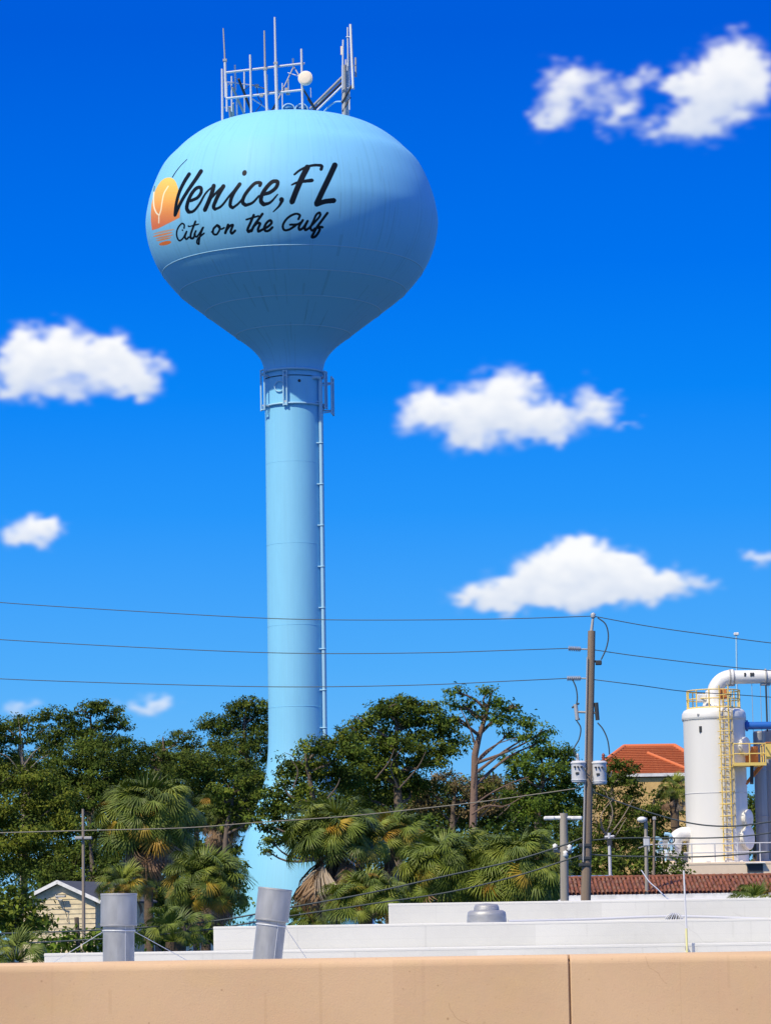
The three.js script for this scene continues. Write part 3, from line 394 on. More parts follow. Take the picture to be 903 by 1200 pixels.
tree({ label: 'wide spreading live oak with a domed top left of the tall pine', d: 162, foot: 466, fork: [466, 930], pal: 'oak', cover: 1.1, size: .19, trunkR: .35, limbR: .13, pads: [[470, 826, 24, 8], [448, 834, 20, 10], [496, 830, 22, 9], [430, 846, 18, 10], [510, 842, 20, 10], [470, 844, 26, 11], [418, 858, 18, 12], [440, 862, 26, 13], [500, 860, 26, 11], [526, 852, 14, 9], [466, 874, 30, 14], [430, 884, 28, 16], [520, 878, 22, 12], [494, 890, 28, 14], [450, 902, 30, 16], [418, 910, 22, 16], [540, 868, 12, 8], [480, 920, 34, 16], [430, 935, 30, 16]], bare: [[[466, 925, 1.5], [458, 900, 2], [470, 880, 2.2]], [[468, 925, 1.5], [490, 900, 2], [498, 884, 2.2]], [[440, 915, 2], [456, 895, 2.2], [462, 880, 2.3]]] });
tree({ name: 'pine_tree', label: 'tall slash pine with a long bare reddish trunk and bright tufted crown', cat: 'pine tree', d: 150, foot: 549, fork: [556, 885], leader: [[562, 860], [570, 835], [575, 812]], grow: .98, pal: 'pine', cover: .8, size: .18, trunkR: .27, limbR: .12, bark: std('pine_bark', rgb(.23, .15, .11), .95, { bumpMap: rep(streaky, .8), bumpScale: .06 }), pads: [[536, 812, 15, 7], [528, 826, 13, 9], [548, 826, 14, 10], [570, 810, 14, 7], [578, 822, 17, 9], [560, 838, 14, 8], [596, 828, 16, 8], [606, 842, 20, 10], [586, 846, 16, 9], [622, 850, 16, 9], [638, 858, 10, 8], [616, 864, 18, 8], [634, 868, 10, 7], [542, 846, 12, 8], [596, 860, 12, 7], [575, 836, 12, 7], [530, 842, 10, 7]],
  bare: [[[554, 925, .6], [560, 890, .9], [580, 874, 1], [604, 866, 1]], [[553, 945, .6], [575, 930, 1], [600, 918, 1.2], [618, 912, 1.2]], [[552, 955, .6], [570, 945, 1], [590, 946, 1.2], [615, 932, 1.2]], [[556, 872, .5], [548, 850, .7], [538, 830, .7]]] });
tree({ label: 'oak behind the tall pine trunk, half covered with reddish brown vines', d: 168, foot: 530, fork: [530, 960], pal: 'brown', cover: .9, size: .19, pads: [[500, 925, 20, 12], [525, 918, 22, 12], [550, 925, 20, 14], [576, 918, 20, 14], [512, 942, 24, 14], [560, 945, 26, 14], [594, 930, 18, 14], [490, 945, 16, 14]], bare: [[[560, 960, 1.5], [580, 940, 1.6], [592, 925, 1.6]], [[580, 960, 1.5], [596, 945, 1.6], [604, 930, 1.6]], [[600, 965, 1.5], [612, 945, 1.6], [626, 940, 1.6]]] });
tree({ name: 'cedar_tree', label: 'dark green bushy cedar between the tall pine and the utility pole', d: 163, foot: 630, fork: [630, 940], pal: 'pine', cover: 1.05, size: .19, pads: [[628, 884, 20, 10], [650, 880, 18, 10], [606, 890, 16, 9], [664, 890, 14, 12], [640, 900, 26, 14], [612, 906, 20, 12], [668, 912, 16, 16], [650, 925, 26, 16], [614, 930, 22, 16], [640, 950, 34, 18], [672, 945, 18, 18]] });
tree({ label: 'dark tree with tangled bare vines just right of the utility pole', d: 168, foot: 716, fork: [716, 960], pal: 'dark', cover: 1, size: .18, bark: M.barkPale, pads: [[722, 897, 12, 8], [734, 905, 14, 12], [716, 915, 16, 12], [740, 925, 12, 14], [706, 940, 12, 16], [726, 945, 18, 16], [700, 975, 16, 20], [730, 975, 24, 20], [715, 1000, 30, 16], [695, 915, 8, 8]], bare: [[[704, 985, 2], [714, 955, 2.2], [706, 930, 2.2]], [[706, 985, 2], [722, 965, 2.2], [738, 938, 2.2]], [[700, 970, 2], [712, 985, 2.2], [730, 960, 2.2]], [[712, 990, 2], [700, 960, 2.2], [716, 936, 2.2]]] });
tree({ label: 'dark green tree in front of the yellow walled house, left of the white tank', d: 178, foot: 768, fork: [768, 980], pal: 'dark', cover: 1, size: .19, pads: [[762, 950, 16, 11], [746, 958, 12, 12], [782, 955, 16, 14], [758, 975, 24, 16], [788, 985, 16, 18], [745, 990, 20, 18], [770, 1002, 28, 14], [772, 930, 8, 8]] });
tree({ label: 'dark trees beyond the white tank, seen between it and the grey columns', d: 190, foot: 884, fork: [884, 985], pal: 'dark', cover: 1, pads: [[880, 945, 12, 14], [892, 960, 14, 16], [876, 975, 14, 16], [890, 992, 18, 16], [905, 955, 14, 20]] });
tree({ label: 'shaded tree behind the pines, filling the gap left of the tower stem', d: 212, foot: 230, fork: [230, 950], pal: 'dark', cover: 1, pads: [[180, 905, 34, 20], [215, 900, 30, 16], [160, 930, 34, 24], [200, 935, 34, 24], [240, 890, 22, 14], [280, 900, 26, 16], [300, 930, 20, 30], [0, 905, 34, 24], [40, 895, 26, 16], [60, 960, 40, 30]] });
tree({ label: 'shaded oak behind the centre palms, under the wide live oak', d: 172, foot: 420, fork: [420, 970], pal: 'dark', cover: 1, pads: [[400, 940, 34, 22], [450, 950, 36, 22], [500, 955, 34, 22], [545, 960, 34, 20], [590, 955, 34, 22], [380, 960, 24, 22], [625, 965, 30, 20], [665, 975, 26, 24], [470, 925, 30, 18]] });
{ // the wood far behind, one mass
  const d = 265, s = d / F, blobs = []; for (let x = -40; x < 950; x += 17) { const y = 925 + 14 * n2a(x * .02, 3) + (x > 640 ? 12 : 0); for (let yy = y; yy < 1090; yy += 24) { const p = at(x + rr(-6, 6), yy, d); blobs.push([p.x, p.y, p.z + rr(-3, 3), 20 * s, 15 * s, 14 * s]); } }
  const m = new THREE.Mesh(leaves(blobs, .42, .42, PALETTE.dark), leafMat); m.name = 'woodland'; m.castShadow = m.receiveShadow = true; tag(m, 'dark far woodland closing the view behind all the trees', null, null, 'stuff'); scene.add(m);
}
// low greenery that closes the view under the crowns
const shrub = (label, d, foot, pads, pal, size = .26, cover = 1.1) => tree({ name: 'shrub', label, cat: 'shrub', d, foot, fork: [foot, 1075], pads, pal, size, cover, trunkR: .1, limbR: .05 });
shrub('dark shrubs behind the trunks of the left palms', 168, 190, [[130, 1050, 36, 26], [190, 1050, 40, 28], [250, 1000, 24, 22], [250, 1050, 34, 28], [270, 1020, 14, 24], [200, 1000, 34, 26], [160, 1000, 26, 22], [225, 1075, 40, 22]], 'dark');
shrub('dark undergrowth behind the palms in the middle', 138, 470, [[352, 1070, 12, 20], [380, 1060, 30, 26], [430, 1040, 40, 30], [480, 1040, 40, 30], [540, 1000, 34, 26], [540, 1050, 40, 24], [600, 1050, 40, 26], [650, 1045, 26, 26], [655, 1000, 22, 28], [600, 985, 40, 26], [490, 985, 40, 26], [440, 975, 40, 26]], 'dark');
shrub('dark undergrowth behind the lamp posts right of the utility pole', 150, 730, [[690, 1020, 26, 24], [730, 1020, 30, 20], [770, 1020, 30, 20], [660, 1030, 22, 24]], 'dark');
shrub('glossy round leaved shrub at the lower left corner before the cream house', 92, 18, [[10, 1050, 18, 12], [28, 1062, 18, 12], [6, 1075, 22, 14], [40, 1075, 14, 9], [52, 1080, 10, 7], [20, 1088, 30, 12], [-12, 1060, 16, 18]], 'oak', .2, 1);
shrub('leafy green shrub in front of the cream house under its siding', 84, 90, [[66, 1108, 18, 8], [84, 1100, 14, 9], [104, 1106, 18, 9], [120, 1098, 10, 9], [136, 1104, 20, 10], [48, 1112, 16, 8]], 'bright', .2, .9);
shrub('low green shrubs along the white parapet right of the left vent pipe', 84, 215, [[180, 1096, 22, 11], [208, 1100, 20, 9], [236, 1098, 18, 10], [250, 1092, 12, 8]], 'dark', .2, .95);

// palms: every frond is a piece of its own
const frondMat = (n, c, tr) => { const m = new THREE.MeshPhysicalMaterial({ color: rgb(...c), roughness: .5, side: THREE.DoubleSide, transmission: tr, thickness: 0, specularIntensity: .5 }); m.name = n; return m; };
const FM = { green: [[.185, .245, .030], [.135, .190, .026], [.250, .295, .036], [.095, .140, .022]].map((c, i) => frondMat('green_frond_' + 'abcd'[i], c, .3)), gold: [[.42, .30, .03], [.34, .29, .035], [.46, .27, .03]].map((c, i) => frondMat('yellow_frond_' + 'abc'[i], c, .3)), dead: [[.30, .19, .10], [.38, .26, .16], [.22, .13, .075], [.42, .34, .25]].map((c, i) => frondMat('dead_frond_' + 'abcd'[i], c, .15)) };
function frondGeo(p, Lf, spread, droop, n = 36, bend = .75) {
  const pos = []; const T = (a, b, c) => pos.push(...a, ...b, ...c);
  const pw = .022; T([-pw, 0, 0], [pw, 0, 0], [pw * .7, p, -.02]); T([-pw, 0, 0], [pw * .7, p, -.02], [-pw * .7, p, -.02]); T([0, 0, -pw * 1.6], [0, 0, pw], [0, p, -.02]);
  for (let i = 0; i < n; i++) {
    const a = (i / (n - 1) * 2 - 1) * spread + rr(-.04, .04), l = Lf * (.72 + .28 * Math.cos(a * .8)) * rr(.88, 1.08), sx = Math.sin(a), cx = Math.cos(a), w = Lf * .030, zz = (i % 2 ? .03 : -.02), oy = p - .05 * Math.abs(a);
    const cb = Math.cos(bend), sb = Math.sin(bend), P = (t, side, z) => { const yy = cx * l * t - sx * side, xx = sx * l * t + cx * side; return [xx, oy + yy * cb + z * sb, z * cb - yy * sb - Math.abs(xx) * .22]; };
    const z1 = zz - droop * .10 * l, z2 = zz - droop * .38 * l, z3 = -droop * 1.0 * l * rr(.8, 1.2);
    const t3 = 1 - droop * .22;
    T(P(.04, -w * .5, 0), P(.04, w * .5, 0), P(.42, w, z1)); T(P(.04, -w * .5, 0), P(.42, w, z1), P(.42, -w, z1 + .015));
    T(P(.42, -w, z1 + .015), P(.42, w, z1), P(.74, w * .7, z2)); T(P(.42, -w, z1 + .015), P(.74, w * .7, z2), P(.74, -w * .7, z2)); T(P(.74, -w * .7, z2), P(.74, w * .7, z2), P(t3, 0, z3));
  }
  const g = new THREE.BufferGeometry(); g.setAttribute('position', new THREE.Float32BufferAttribute(pos, 3)); g.computeVertexNormals(); return g;
}
const FG = [frondGeo(1.05, .58, 1.8, .2, 28, .75), frondGeo(1.16, .52, 1.65, .3, 26, .95), frondGeo(.9, .62, 1.5, .4, 26, .5), frondGeo(1.1, .54, 1.9, .15, 28, 1.1), frondGeo(.75, .66, 1.7, .3, 26, .7), frondGeo(1.12, .5, 1.4, .5, 24, 1.0)], DG = [frondGeo(.7, .85, .55, .5, 14, .3), frondGeo(.8, .75, .8, .35, 16, .2), frondGeo(.6, .9, .4, .7, 12, .3)], YG = [frondGeo(.5, .85, 1.1, .1, 26, .15), frondGeo(.55, .8, 1.3, .2, 26, .35)];
// cx, cy: where the heart of the crown stands in the photo; rad: reach of the fronds in photo pixels
function palm({ name = 'palm_tree', label, cat = 'palm tree', group, d, cx, cy, rad, n = 64, dead = 0, gold = .06, low = 2.1, foot = cx, skirt = 1, bright = 0, squash = 1 }) {
  const o = base(name, V(at(foot, 1085, d).x, 0, -d)); tag(o, label, cat, group);
  const c = at(cx, cy, d).sub(o.position), k = rad * d / F / 1.38;
  const t = mb(), tc = new THREE.CatmullRomCurve3([V(0, -.1, 0), V(c.x * .4, c.y * .5, .05), c.clone()]), TP = tc.getPoints(12);
  for (let i = 0; i < 12; i++) t.bar(TP[i], TP[i + 1], .19 + (i % 2) * .015 + (i > 9 ? .05 : 0), .185 + (i > 9 ? .06 : 0), 10, true);
  t.build('trunk', M.palmTrunk, o);
  const put = (nm, g, m, th, ph, s, roll, off = 0) => {
    const dir = V(Math.sin(th) * Math.cos(ph), Math.cos(th), Math.sin(th) * Math.sin(ph)), f = new THREE.Mesh(g, m), side = new THREE.Vector3().crossVectors(dir, UPV); if (side.lengthSq() < 1e-4) side.set(1, 0, 0); side.normalize();
    const nrm = new THREE.Vector3().crossVectors(side, dir).normalize(); f.quaternion.setFromRotationMatrix(new THREE.Matrix4().makeBasis(side, dir, nrm)); f.quaternion.multiply(new THREE.Quaternion().setFromAxisAngle(UPV, roll));
    f.position.copy(c).addScaledVector(dir, .08).add(V(0, off, 0)); f.scale.setScalar(s); f.name = nm; f.castShadow = f.receiveShadow = true; o.add(f);
  };
  for (let i = 0; i < n; i++) {
    const u = (i + .5) / n, th = Math.min(low, Math.acos(1 - u * (1 - Math.cos(low)))) * rr(.93, 1.05), ph = i * 2.39996 + rr(-.25, .25);
    const isG = rnd() < gold * .6 * (.15 + u * 1.7);
    put('frond', th < .45 ? YG[i % 2] : FG[Math.floor(rnd() * 6)], isG ? FM.gold[i % 3] : FM.green[Math.min(3, Math.floor(rnd() * 4 - bright * .6 + (u > .8 ? .6 : 0))) < 0 ? 2 : Math.min(3, Math.max(0, Math.floor(rnd() * 4 - bright)))], th, ph, k * rr(.72, 1.12) * squash, rr(-.9, .9));
  }
  for (let i = 0; i < dead; i++) put('dead_frond', DG[i % 3], FM.dead[Math.floor(rnd() * 4)], rr(2.1, 2.85), i * 2.39996 + rr(-.3, .3), k * rr(.75, 1.1) * skirt, rr(-.8, .8), -rr(0, .35) * skirt);
  return o;
}
palm({ label: 'large round sabal palm left of the tower, fronds over a brown skirt and trunk', d: 122, cx: 173, cy: 962, rad: 62, n: 170, dead: 46, foot: 176, gold: .12 });
palm({ label: 'lower palm beside the tower foot on its left, dead fronds under the crown', d: 112, cx: 241, cy: 1038, rad: 52, n: 140, dead: 34, gold: .16 });
palm({ label: 'palm with the largest hanging brown skirt, right of the tower foot', d: 118, cx: 392, cy: 988, rad: 60, n: 150, dead: 70, skirt: 1.25, gold: .15, low: 1.75 });
palm({ label: 'yellowing palm between the brown skirted palm and the green ones', d: 124, cx: 456, cy: 990, rad: 48, n: 100, dead: 16, gold: .5, low: 1.8 });
palm({ label: 'bright green palm in the middle above the step of the white parapet', d: 116, cx: 522, cy: 1022, rad: 58, n: 150, dead: 8, bright: 1 });
palm({ label: 'large green palm left of the concrete lamp pole, spiky fronds to the ground', d: 114, cx: 606, cy: 1024, rad: 60, n: 165, dead: 12, bright: 1 });
palm({ label: 'low yellow green palm in front of the brown skirted palm', d: 104, cx: 428, cy: 1062, rad: 52, n: 120, dead: 4, bright: 1, gold: .12, low: 1.7 });
palm({ label: 'palm with a brown skirt mostly hidden behind the left palms at the tower edge', d: 160, cx: 258, cy: 955, rad: 34, n: 60, dead: 34, gold: .1 });
palm({ label: 'small yellow tinged palm under the large palm, behind the left vent pipe', d: 116, cx: 146, cy: 1044, rad: 36, n: 60, dead: 6, gold: .4, low: 1.7 });
palm({ name: 'palmetto', cat: 'palmetto', label: 'low palmetto at the lower left corner above the beige wall', d: 62, cx: 18, cy: 1128, rad: 44, n: 30, bright: 1, gold: 0, low: 1.35 });
palm({ name: 'palmetto', cat: 'palmetto', label: 'palmetto fan leaves between the left vent pipe and the high parapet', d: 80, cx: 205, cy: 1104, rad: 46, n: 34, gold: 0, low: 1.4 });
palm({ name: 'palmetto', cat: 'palmetto', label: 'palmetto tips showing above the parapet at the right edge, before the tiled roof', d: 74, cx: 886, cy: 1066, rad: 36, n: 34, bright: 1, gold: .05, low: 1.45 });
palm({ label: 'slim palm with a pale trunk and drooping fronds left of the white tank', d: 172, cx: 789, cy: 926, rad: 22, n: 60, dead: 14, foot: 794, gold: .1 });
palm({ label: 'dark palm low between the tilted vent pipe and the yellow green palm', d: 126, cx: 372, cy: 1082, rad: 34, n: 56, dead: 2, gold: .05, low: 1.6 });
// ---------------------------------------------------------------- white flat-roofed building in front
{
  const o = base('white_building', V(0, 0, -36)); tag(o, 'low white flat roofed building with stepped parapets behind the beige wall', 'building');
  const yA = at(150, 1116, 36).y, yB = at(350, 1084.5, 40).y, yC = at(680, 1055.5, 44).y, xA = at(52, 1116, 36).x, xB = at(250, 1085, 40).x, xC = at(455, 1057, 44).x, XR = 24;
  const wall = (x0, y, z0, z1, nm) => { const w = XR - x0, m = mb().rbox(w, y, z0 - z1, .02, (x0 + XR) / 2, y / 2, (z0 + z1) / 2 + 36); return m.build(nm, M.stucco, o); };
  wall(xA, yA - .02, -36, -39.99, 'parapet'); wall(xB, yB - .02, -40, -43.99, 'parapet'); wall(xC, yC - .02, -44, -58, 'parapet');
  const cop = (x0, y, z0, d) => mb().rbox(XR - x0 + .006, .04, d, .012, (x0 + XR) / 2, y - .018, z0 + 36 - d / 2 + .003).build('coping', M.stucco, o);
  cop(xA, yA, -36, .26); cop(xB, yB, -40, .26); cop(xC, yC, -44, .26);
  mb().box(XR + 6, 3.9, 14, (XR - 6) / 2, 1.95, 7.1).build('roof', M.stucco, o);
  // roof fittings
  const vent = (label, px0, py0, px1, py1, d, wcap, wbody, ycap) => { // pipe with a wider cap; from its top to a point low on its axis
    const a = at(px0, py0, d), b = at(px1, py1, d), dir = b.clone().sub(a).normalize(), foot = a.clone().addScaledVector(dir, (a.y - 3.88) / -dir.y), s = d / F, t = base('vent_pipe', foot); tag(t, label, 'vent pipe');
    const A = a.clone().sub(foot), q = new THREE.Quaternion().setFromUnitVectors(UPV, dir.clone().negate()), len = A.length(), rc = wcap / 2 * s, rb = wbody / 2 * s, hc = ycap * s;
    mb().lathe([[rb, 0], [rb, len - hc + .03], [rb * .99, len - hc + .06]], V(0, 0, 0), 40, q).build('pipe', M.galv, t);
    mb().lathe([[rb, len - hc + .012], [rc - .004, len - hc], [rc, len - hc + .006], [rc, len - hc + .02], [rc - .003, len - hc + .022], [rc - .003, len - .022], [rc, len - .02], [rc, len - .004], [rc - .006, len], [.001, len - .004]], V(0, 0, 0), 40, q).build('cap', M.galv, t);
    mb().add(new THREE.TorusGeometry(rb + .003, .007, 6, 40).rotateX(Math.PI / 2), new THREE.Matrix4().compose(V(0, len - hc - .04, 0).applyQuaternion(q), q, V(1, 1, 1))).build('band', M.steel, t);
    mb().box(.004, len - hc, .006, 0, 0, 0).g.forEach((g) => { g.applyMatrix4(new THREE.Matrix4().compose(V(rb * .5, (len - hc) / 2, rb * .87).applyQuaternion(q), q, V(1, 1, 1))); mb().add(g).build('seam', M.steel, t); });
    return { t, foot, q, len, hc, rb };
  };
  const guy = (v, tx, ty, label) => { const a = V(v.rb * (tx > 0 ? 1 : -1), v.len - v.hc - .05, 0).applyQuaternion(v.q).add(v.foot), b = at(Math.abs(tx), ty, 31.5), dir = b.clone().sub(a); b.copy(a).addScaledVector(dir, (a.y - 3.9) / -dir.y); const g = mb().bar(a, b, .0035, undefined, 5).build('guy_wire', M.steel); tag(g, label, 'guy wire'); };
  const v1 = vent('upright grey galvanised vent pipe with a wide cap, the left of the two', 139.5, 1047, 139.2, 1125, 30, 43, 36.5, 38);
  const v2 = vent('tilted grey galvanised vent pipe with a wide cap, in front of the tower foot', 322.5, 1041, 313, 1126, 30, 40, 34, 38);
  guy(v1, 222, 1127, 'thin guy wire slanting right from the left vent pipe'); guy(v2, 361, 1126, 'thin guy wire slanting right from the tilted vent pipe'); guy(v1, -64, 1127, 'thin guy wire slanting left from the left vent pipe');
  { const d = 41.2, p = at(570, 1081, d), t = base('mushroom_vent', V(p.x, yB, -d)); tag(t, 'squat grey mushroom vent with a stepped lid on the white roof', 'roof vent'); const s = d / F;
    mb().lathe([[23 * s, 0], [23.2 * s, .008], [22.6 * s, 10 * s], [21.8 * s, 14 * s], [19 * s, 16 * s], [.01, 16 * s]], V(0, -.02, 0), 48).build('hood', M.galv, t);
    mb().lathe([[15 * s, 15.6 * s], [14.4 * s, 20 * s], [12.6 * s, 23 * s], [.001, 24 * s]], V(0, -.02, 0), 40).build('lid', M.galv, t); mb().add(new THREE.TorusGeometry(23.2 * s, .005, 6, 48).rotateX(Math.PI / 2), new THREE.Matrix4().makeTranslation(0, .0, 0)).build('rim', M.grey, t); }
  { const d = 41.5, p = at(789, 1080, d), t = base('turbine_vent', V(p.x, yB - .06, -d)), s = d / F; tag(t, 'small dark finned turbine vent half hidden behind the parapet edge', 'roof vent');
    for (let i = 0; i < 22; i++) { const a = i / 22 * 6.283, g = mb(), r = 11 * s; const P = (f) => V(Math.sin(a + f * .5) * r * Math.cos(f * 1.35), .02 + r * Math.sin(f * 1.45), Math.cos(a + f * .5) * r * Math.cos(f * 1.35)); for (let k = 0; k < 5; k++) g.bar(P(k / 5), P((k + 1) / 5), .007, undefined, 5); g.build('fin', i % 2 ? M.grey : M.steel, t); }
    mb().ball(10 * s, V(0, .02, 0), .96, .9, .96, 20, 12).build('rotor', M.dark, t); mb().lathe([[6 * s, -.1], [6 * s, .03]], V(0, 0, 0), 20).build('neck', M.galv, t); }
  { const d = 35.9, a = at(800.5, 1020, d), b = at(803.5, 1088, d), c = at(804.5, 1113, d), t = base('mast_rod', V(c.x, yA, -36 + .1)); tag(t, 'thin pale rod with a yellow lower part standing at the parapet', 'rod');
    const f = t.position; mb().bar(b.clone().sub(f), a.clone().sub(f), .012, .009, 8).build('rod', M.trans, t); mb().bar(V(c.x, yA - .25, -36 + .1).sub(f), b.clone().sub(f), .014, .013, 8).build('sleeve', std('pale_yellow', rgb(.70, .66, .30), .6), t); mb().rbox(.03, .05, .14, .008, 0, -.05, -.06).build('bracket', M.grey, t); }
  { const g = mb().tube([at(595, 1079.5, 43.2), at(680, 1077.5, 43.5), at(790, 1073.8, 43.7), at(903, 1077, 43.7), at(960, 1077.5, 43.7)], .018, 60, 6).build('roof_cable', M.trans); tag(g, 'thin grey cable lying along the foot of the rear white parapet', 'cable'); }
}

// ---------------------------------------------------------------- cream house at left
{
  const d = 150, s = d / F, p = at(70, 1056, d), o = base('house', V(p.x, 0, -d), -.27); tag(o, 'cream clapboard house gable with white rake boards and grey shingle roof', 'house');
  const hw = 45 * s, ye = p.y, ya = at(72, 1035.5, d).y, Ln = 7.5;
  mb().box(hw * 2 - .1, ye, Ln - .2, 0, ye / 2, -Ln / 2).build('wall', M.siding, o);
  const rise = ya - ye, bh = .235; // boards one by one up the gable
  for (let y = ye - 3.2, i = 0; y < ya - .1; y += bh, i++) { const wAt = (yy) => yy < ye ? hw : hw * (1 - (yy - ye) / rise), w0 = wAt(y) - .02, w1 = Math.max(.02, wAt(y + bh) - .02), g = new THREE.BufferGeometry(), z0 = .035, z1 = .004; const A = [-w0, y, z0], B = [w0, y, z0], C = [w1, y + bh, z1], Dd = [-w1, y + bh, z1], E2 = [-w0, y, -.1], F2 = [w0, y, -.1]; g.setAttribute('position', new THREE.Float32BufferAttribute([...A, ...B, ...C, ...A, ...C, ...Dd, ...E2, ...F2, ...B, ...E2, ...B, ...A, ...F2, ...C, ...B, ...E2, ...A, ...Dd], 3)); g.computeVertexNormals(); boxUV(g); mb().add(g).build('siding_board', M.siding, o); }
  for (const sg of [-1, 1]) { // roof slopes and rake boards
    const len = Math.hypot(hw + .35, rise * (hw + .35) / hw), ang = Math.atan2(rise, hw), cx = sg * (hw + .35) / 2, cy = ya - rise * (hw + .35) / hw / 2 + .1;
    mb().box(len, .1, Ln + .5, cx, cy, -Ln / 2, 0, 0, -sg * ang).build('roof', M.shingle, o);
    mb().box(len + .04, .17, .06, cx, cy - .02, .3, 0, 0, -sg * ang).build('rake_board', M.white, o);
  }
  { const t = mb().tube([V(-.15, ya - .55, .12), V(.05, ya - .75, .4), V(.32, ya - .8, .45)], .035, 12, 6).build('lamp_arm', M.grey, o); mb().tube([V(.32, ya - .82, .4), V(.4, ya - 1.4, .2), V(.5, ya - 1.85, .1), V(.4, ya - 1.75, .08)], .015, 14, 5).build('cable', M.wire, o); mb().rbox(.5, .1, .2, .02, .18, ya - .62, .3).build('lamp_head', M.grey, o); }
}

// ---------------------------------------------------------------- utility pole and wires
const PD = 80;
const pole = base('utility_pole', (() => { const a = at(693, 739, PD), b = at(686, 1054, PD), d = b.clone().sub(a); return a.addScaledVector(d, a.y / -d.y); })());
tag(pole, 'tall weathered wooden utility pole carrying two grey transformers', 'utility pole');
{
  const k = 3.3308, P = (zx, zy, dz = 0) => at(630 + zx / k, 710 + zy / k, PD - dz).sub(pole.position);
  mb().bar(V(0, 0, 0), P(209, 98), .155, .098, 14).build('shaft', M.wood, pole);
  mb().bar(P(208, 100), P(215, 42), .045, .03, 8).build('top_pin', M.grey, pole); mb().lathe([[.04, 0], [.075, .03], [.05, .06], [.075, .1], [.03, .14], [.001, .15]], P(215, 48), 14).build('insulator', M.porcelain, pole);
  const ins = (a, b, dz) => { const A = P(...a, dz), B = P(...b, dz), m = mb(); for (let i = 0; i < 7; i++) m.bar(A.clone().lerp(B, i / 7 + .02), A.clone().lerp(B, i / 7 + .1), .075, .06, 10); m.bar(A, B, .035); m.build('insulator', M.porcelain, pole); };
  ins([118, 166], [167, 169], 0); ins([113, 283], [167, 283], 0);
  mb().bar(P(167, 169), P(200, 170), .02).bar(P(167, 283), P(198, 284), .02).build('link', M.grey, pole);
  mb().rbox(.16, .12, .14, .02, ...P(236, 222).toArray()).bar(P(212, 216), P(240, 218), .03).build('bracket', M.dark, pole);
  const lead = (pts) => mb().tube(pts.map((q) => P(...q)), .018, 30, 5).build('lead', M.wire, pole);
  lead([[232, 46, .1], [262, 70, .1], [274, 115, .1], [266, 165, .1], [246, 210, .1]]); lead([[135, 288, .1], [148, 320, .1], [153, 360, .1], [150, 385, .1]]); lead([[152, 450, .1], [166, 475, .1], [160, 520, .1], [140, 560, .1], [150, 592, .1]]); lead([[232, 456, .1], [252, 480, .1], [270, 520, .1], [277, 560, .1], [278, 580, .1]]);
  // fused cut-outs
  mb().bar(P(146, 384), P(153, 445), .055, .05, 10).build('cutout', M.porcelain, pole); mb().bar(P(132, 398), P(160, 380), .025).bar(P(146, 446), P(162, 440), .03).build('cutout_fitting', M.dark, pole);
  mb().bar(P(226, 378), P(232, 446), .06, .055, 10).build('cutout', M.dark, pole); mb().bar(P(152, 414), P(236, 418), .03).build('crossarm', M.grey, pole);
  // transformers
  const can = (x0, x1, y0, y1, nm) => { const c = P((x0 + x1) / 2, y1, .05), r = (x1 - x0) / 2 / k * PD / F, h = (y1 - y0) / k * PD / F, t = new THREE.Group(); t.name = 'transformer'; t.position.copy(c); pole.add(t);
    mb().lathe([[.001, 0], [r * .94, 0], [r, .03], [r, h - .07], [r + .02, h - .06], [r + .02, h - .03], [r * .8, h + .01], [.001, h + .02]], V(0, 0, 0), 32).build('tank', M.trans, t);
    mb().add(new THREE.TorusGeometry(r + .005, .012, 6, 32).rotateX(Math.PI / 2), new THREE.Matrix4().makeTranslation(0, h * .12, 0)).build('band', M.steel, t);
    const bx = x0 < 180 ? .06 : r * .75; mb().lathe([[.03, 0], [.055, .02], [.03, .06], [.055, .09], [.03, .13], [.05, .16], [.02, .2], [.001, .21]], V(x0 < 180 ? -.02 : .02 + r * .5, h, 0), 12).build('bushing', x0 < 180 ? M.porcelain : std('brown_porcelain', rgb(.25, .06, .03), .3), t);
    const m = mb(); for (const a of [-.55, -.15, .3]) m.bar(V(Math.sin(a) * r, h * .72, Math.cos(a) * r), V(Math.sin(a) * (r + .06), h * .72, Math.cos(a) * (r + .06)), .028, .02, 8); m.build('terminal', M.dark, t);
    mb().rbox(.09, .06, .02, .006, -.05, h * .42, r + .003).build('name_plate', M.dark, t);
    mb().tube([V(.1, h * .7, r + .05), V(.16, h * .5, r + .1), V(.25, h * .3, r + .05), V(.3, h * .5, r - .05)], .016, 14, 5).build('jumper', M.wire, t);
    mb().bar(V(0, h * .75, 0), P(195, 640).sub(c).setY(h * .75), .05).bar(V(0, h * .25, 0), P(195, 640).sub(c).setY(h * .25), .05).build('hanger', M.grey, t); };
  can(131, 188, 607, 690); can(213, 268, 607, 697);
  mb().bar(P(192, 200, .12), P(176, 1000, .16), .02, undefined, 6).build('ground_strip', M.grey, pole);
  for (const y of [935, 985, 1010]) mb().rbox(.3, .09, .3, .02, ...P(182, y).toArray()).build('cable_clamp', M.dark, pole);
}
const wire = (label, pts, r = .0115, mat = M.wire, group) => { const m = mb().tube(pts.map(([x, y, d = PD]) => at(x, y, d)), r, Math.max(40, pts.length * 14), 5).build('power_line', mat); tag(m, label, 'wire', group); };
wire('highest power line, from the left edge to the top of the utility pole', [[-60, 700, 86], [0, 706, 85], [170, 717, 83], [340, 725.5, 82], [500, 726.5, 81], [620, 724.5], [694.5, 722]]);
wire('second power line from the left, crossing the tower to the upper insulator', [[-60, 745, 86], [0, 749.5, 85], [170, 759, 83], [340, 765.5, 82], [500, 765, 81], [600, 762], [666, 759.8]]);
wire('third power line from the left, crossing the tower to the lower insulator', [[-60, 792, 86], [0, 795.5, 85], [170, 801.5, 83], [340, 805, 82], [500, 802.5, 81], [600, 798], [664, 795]]);
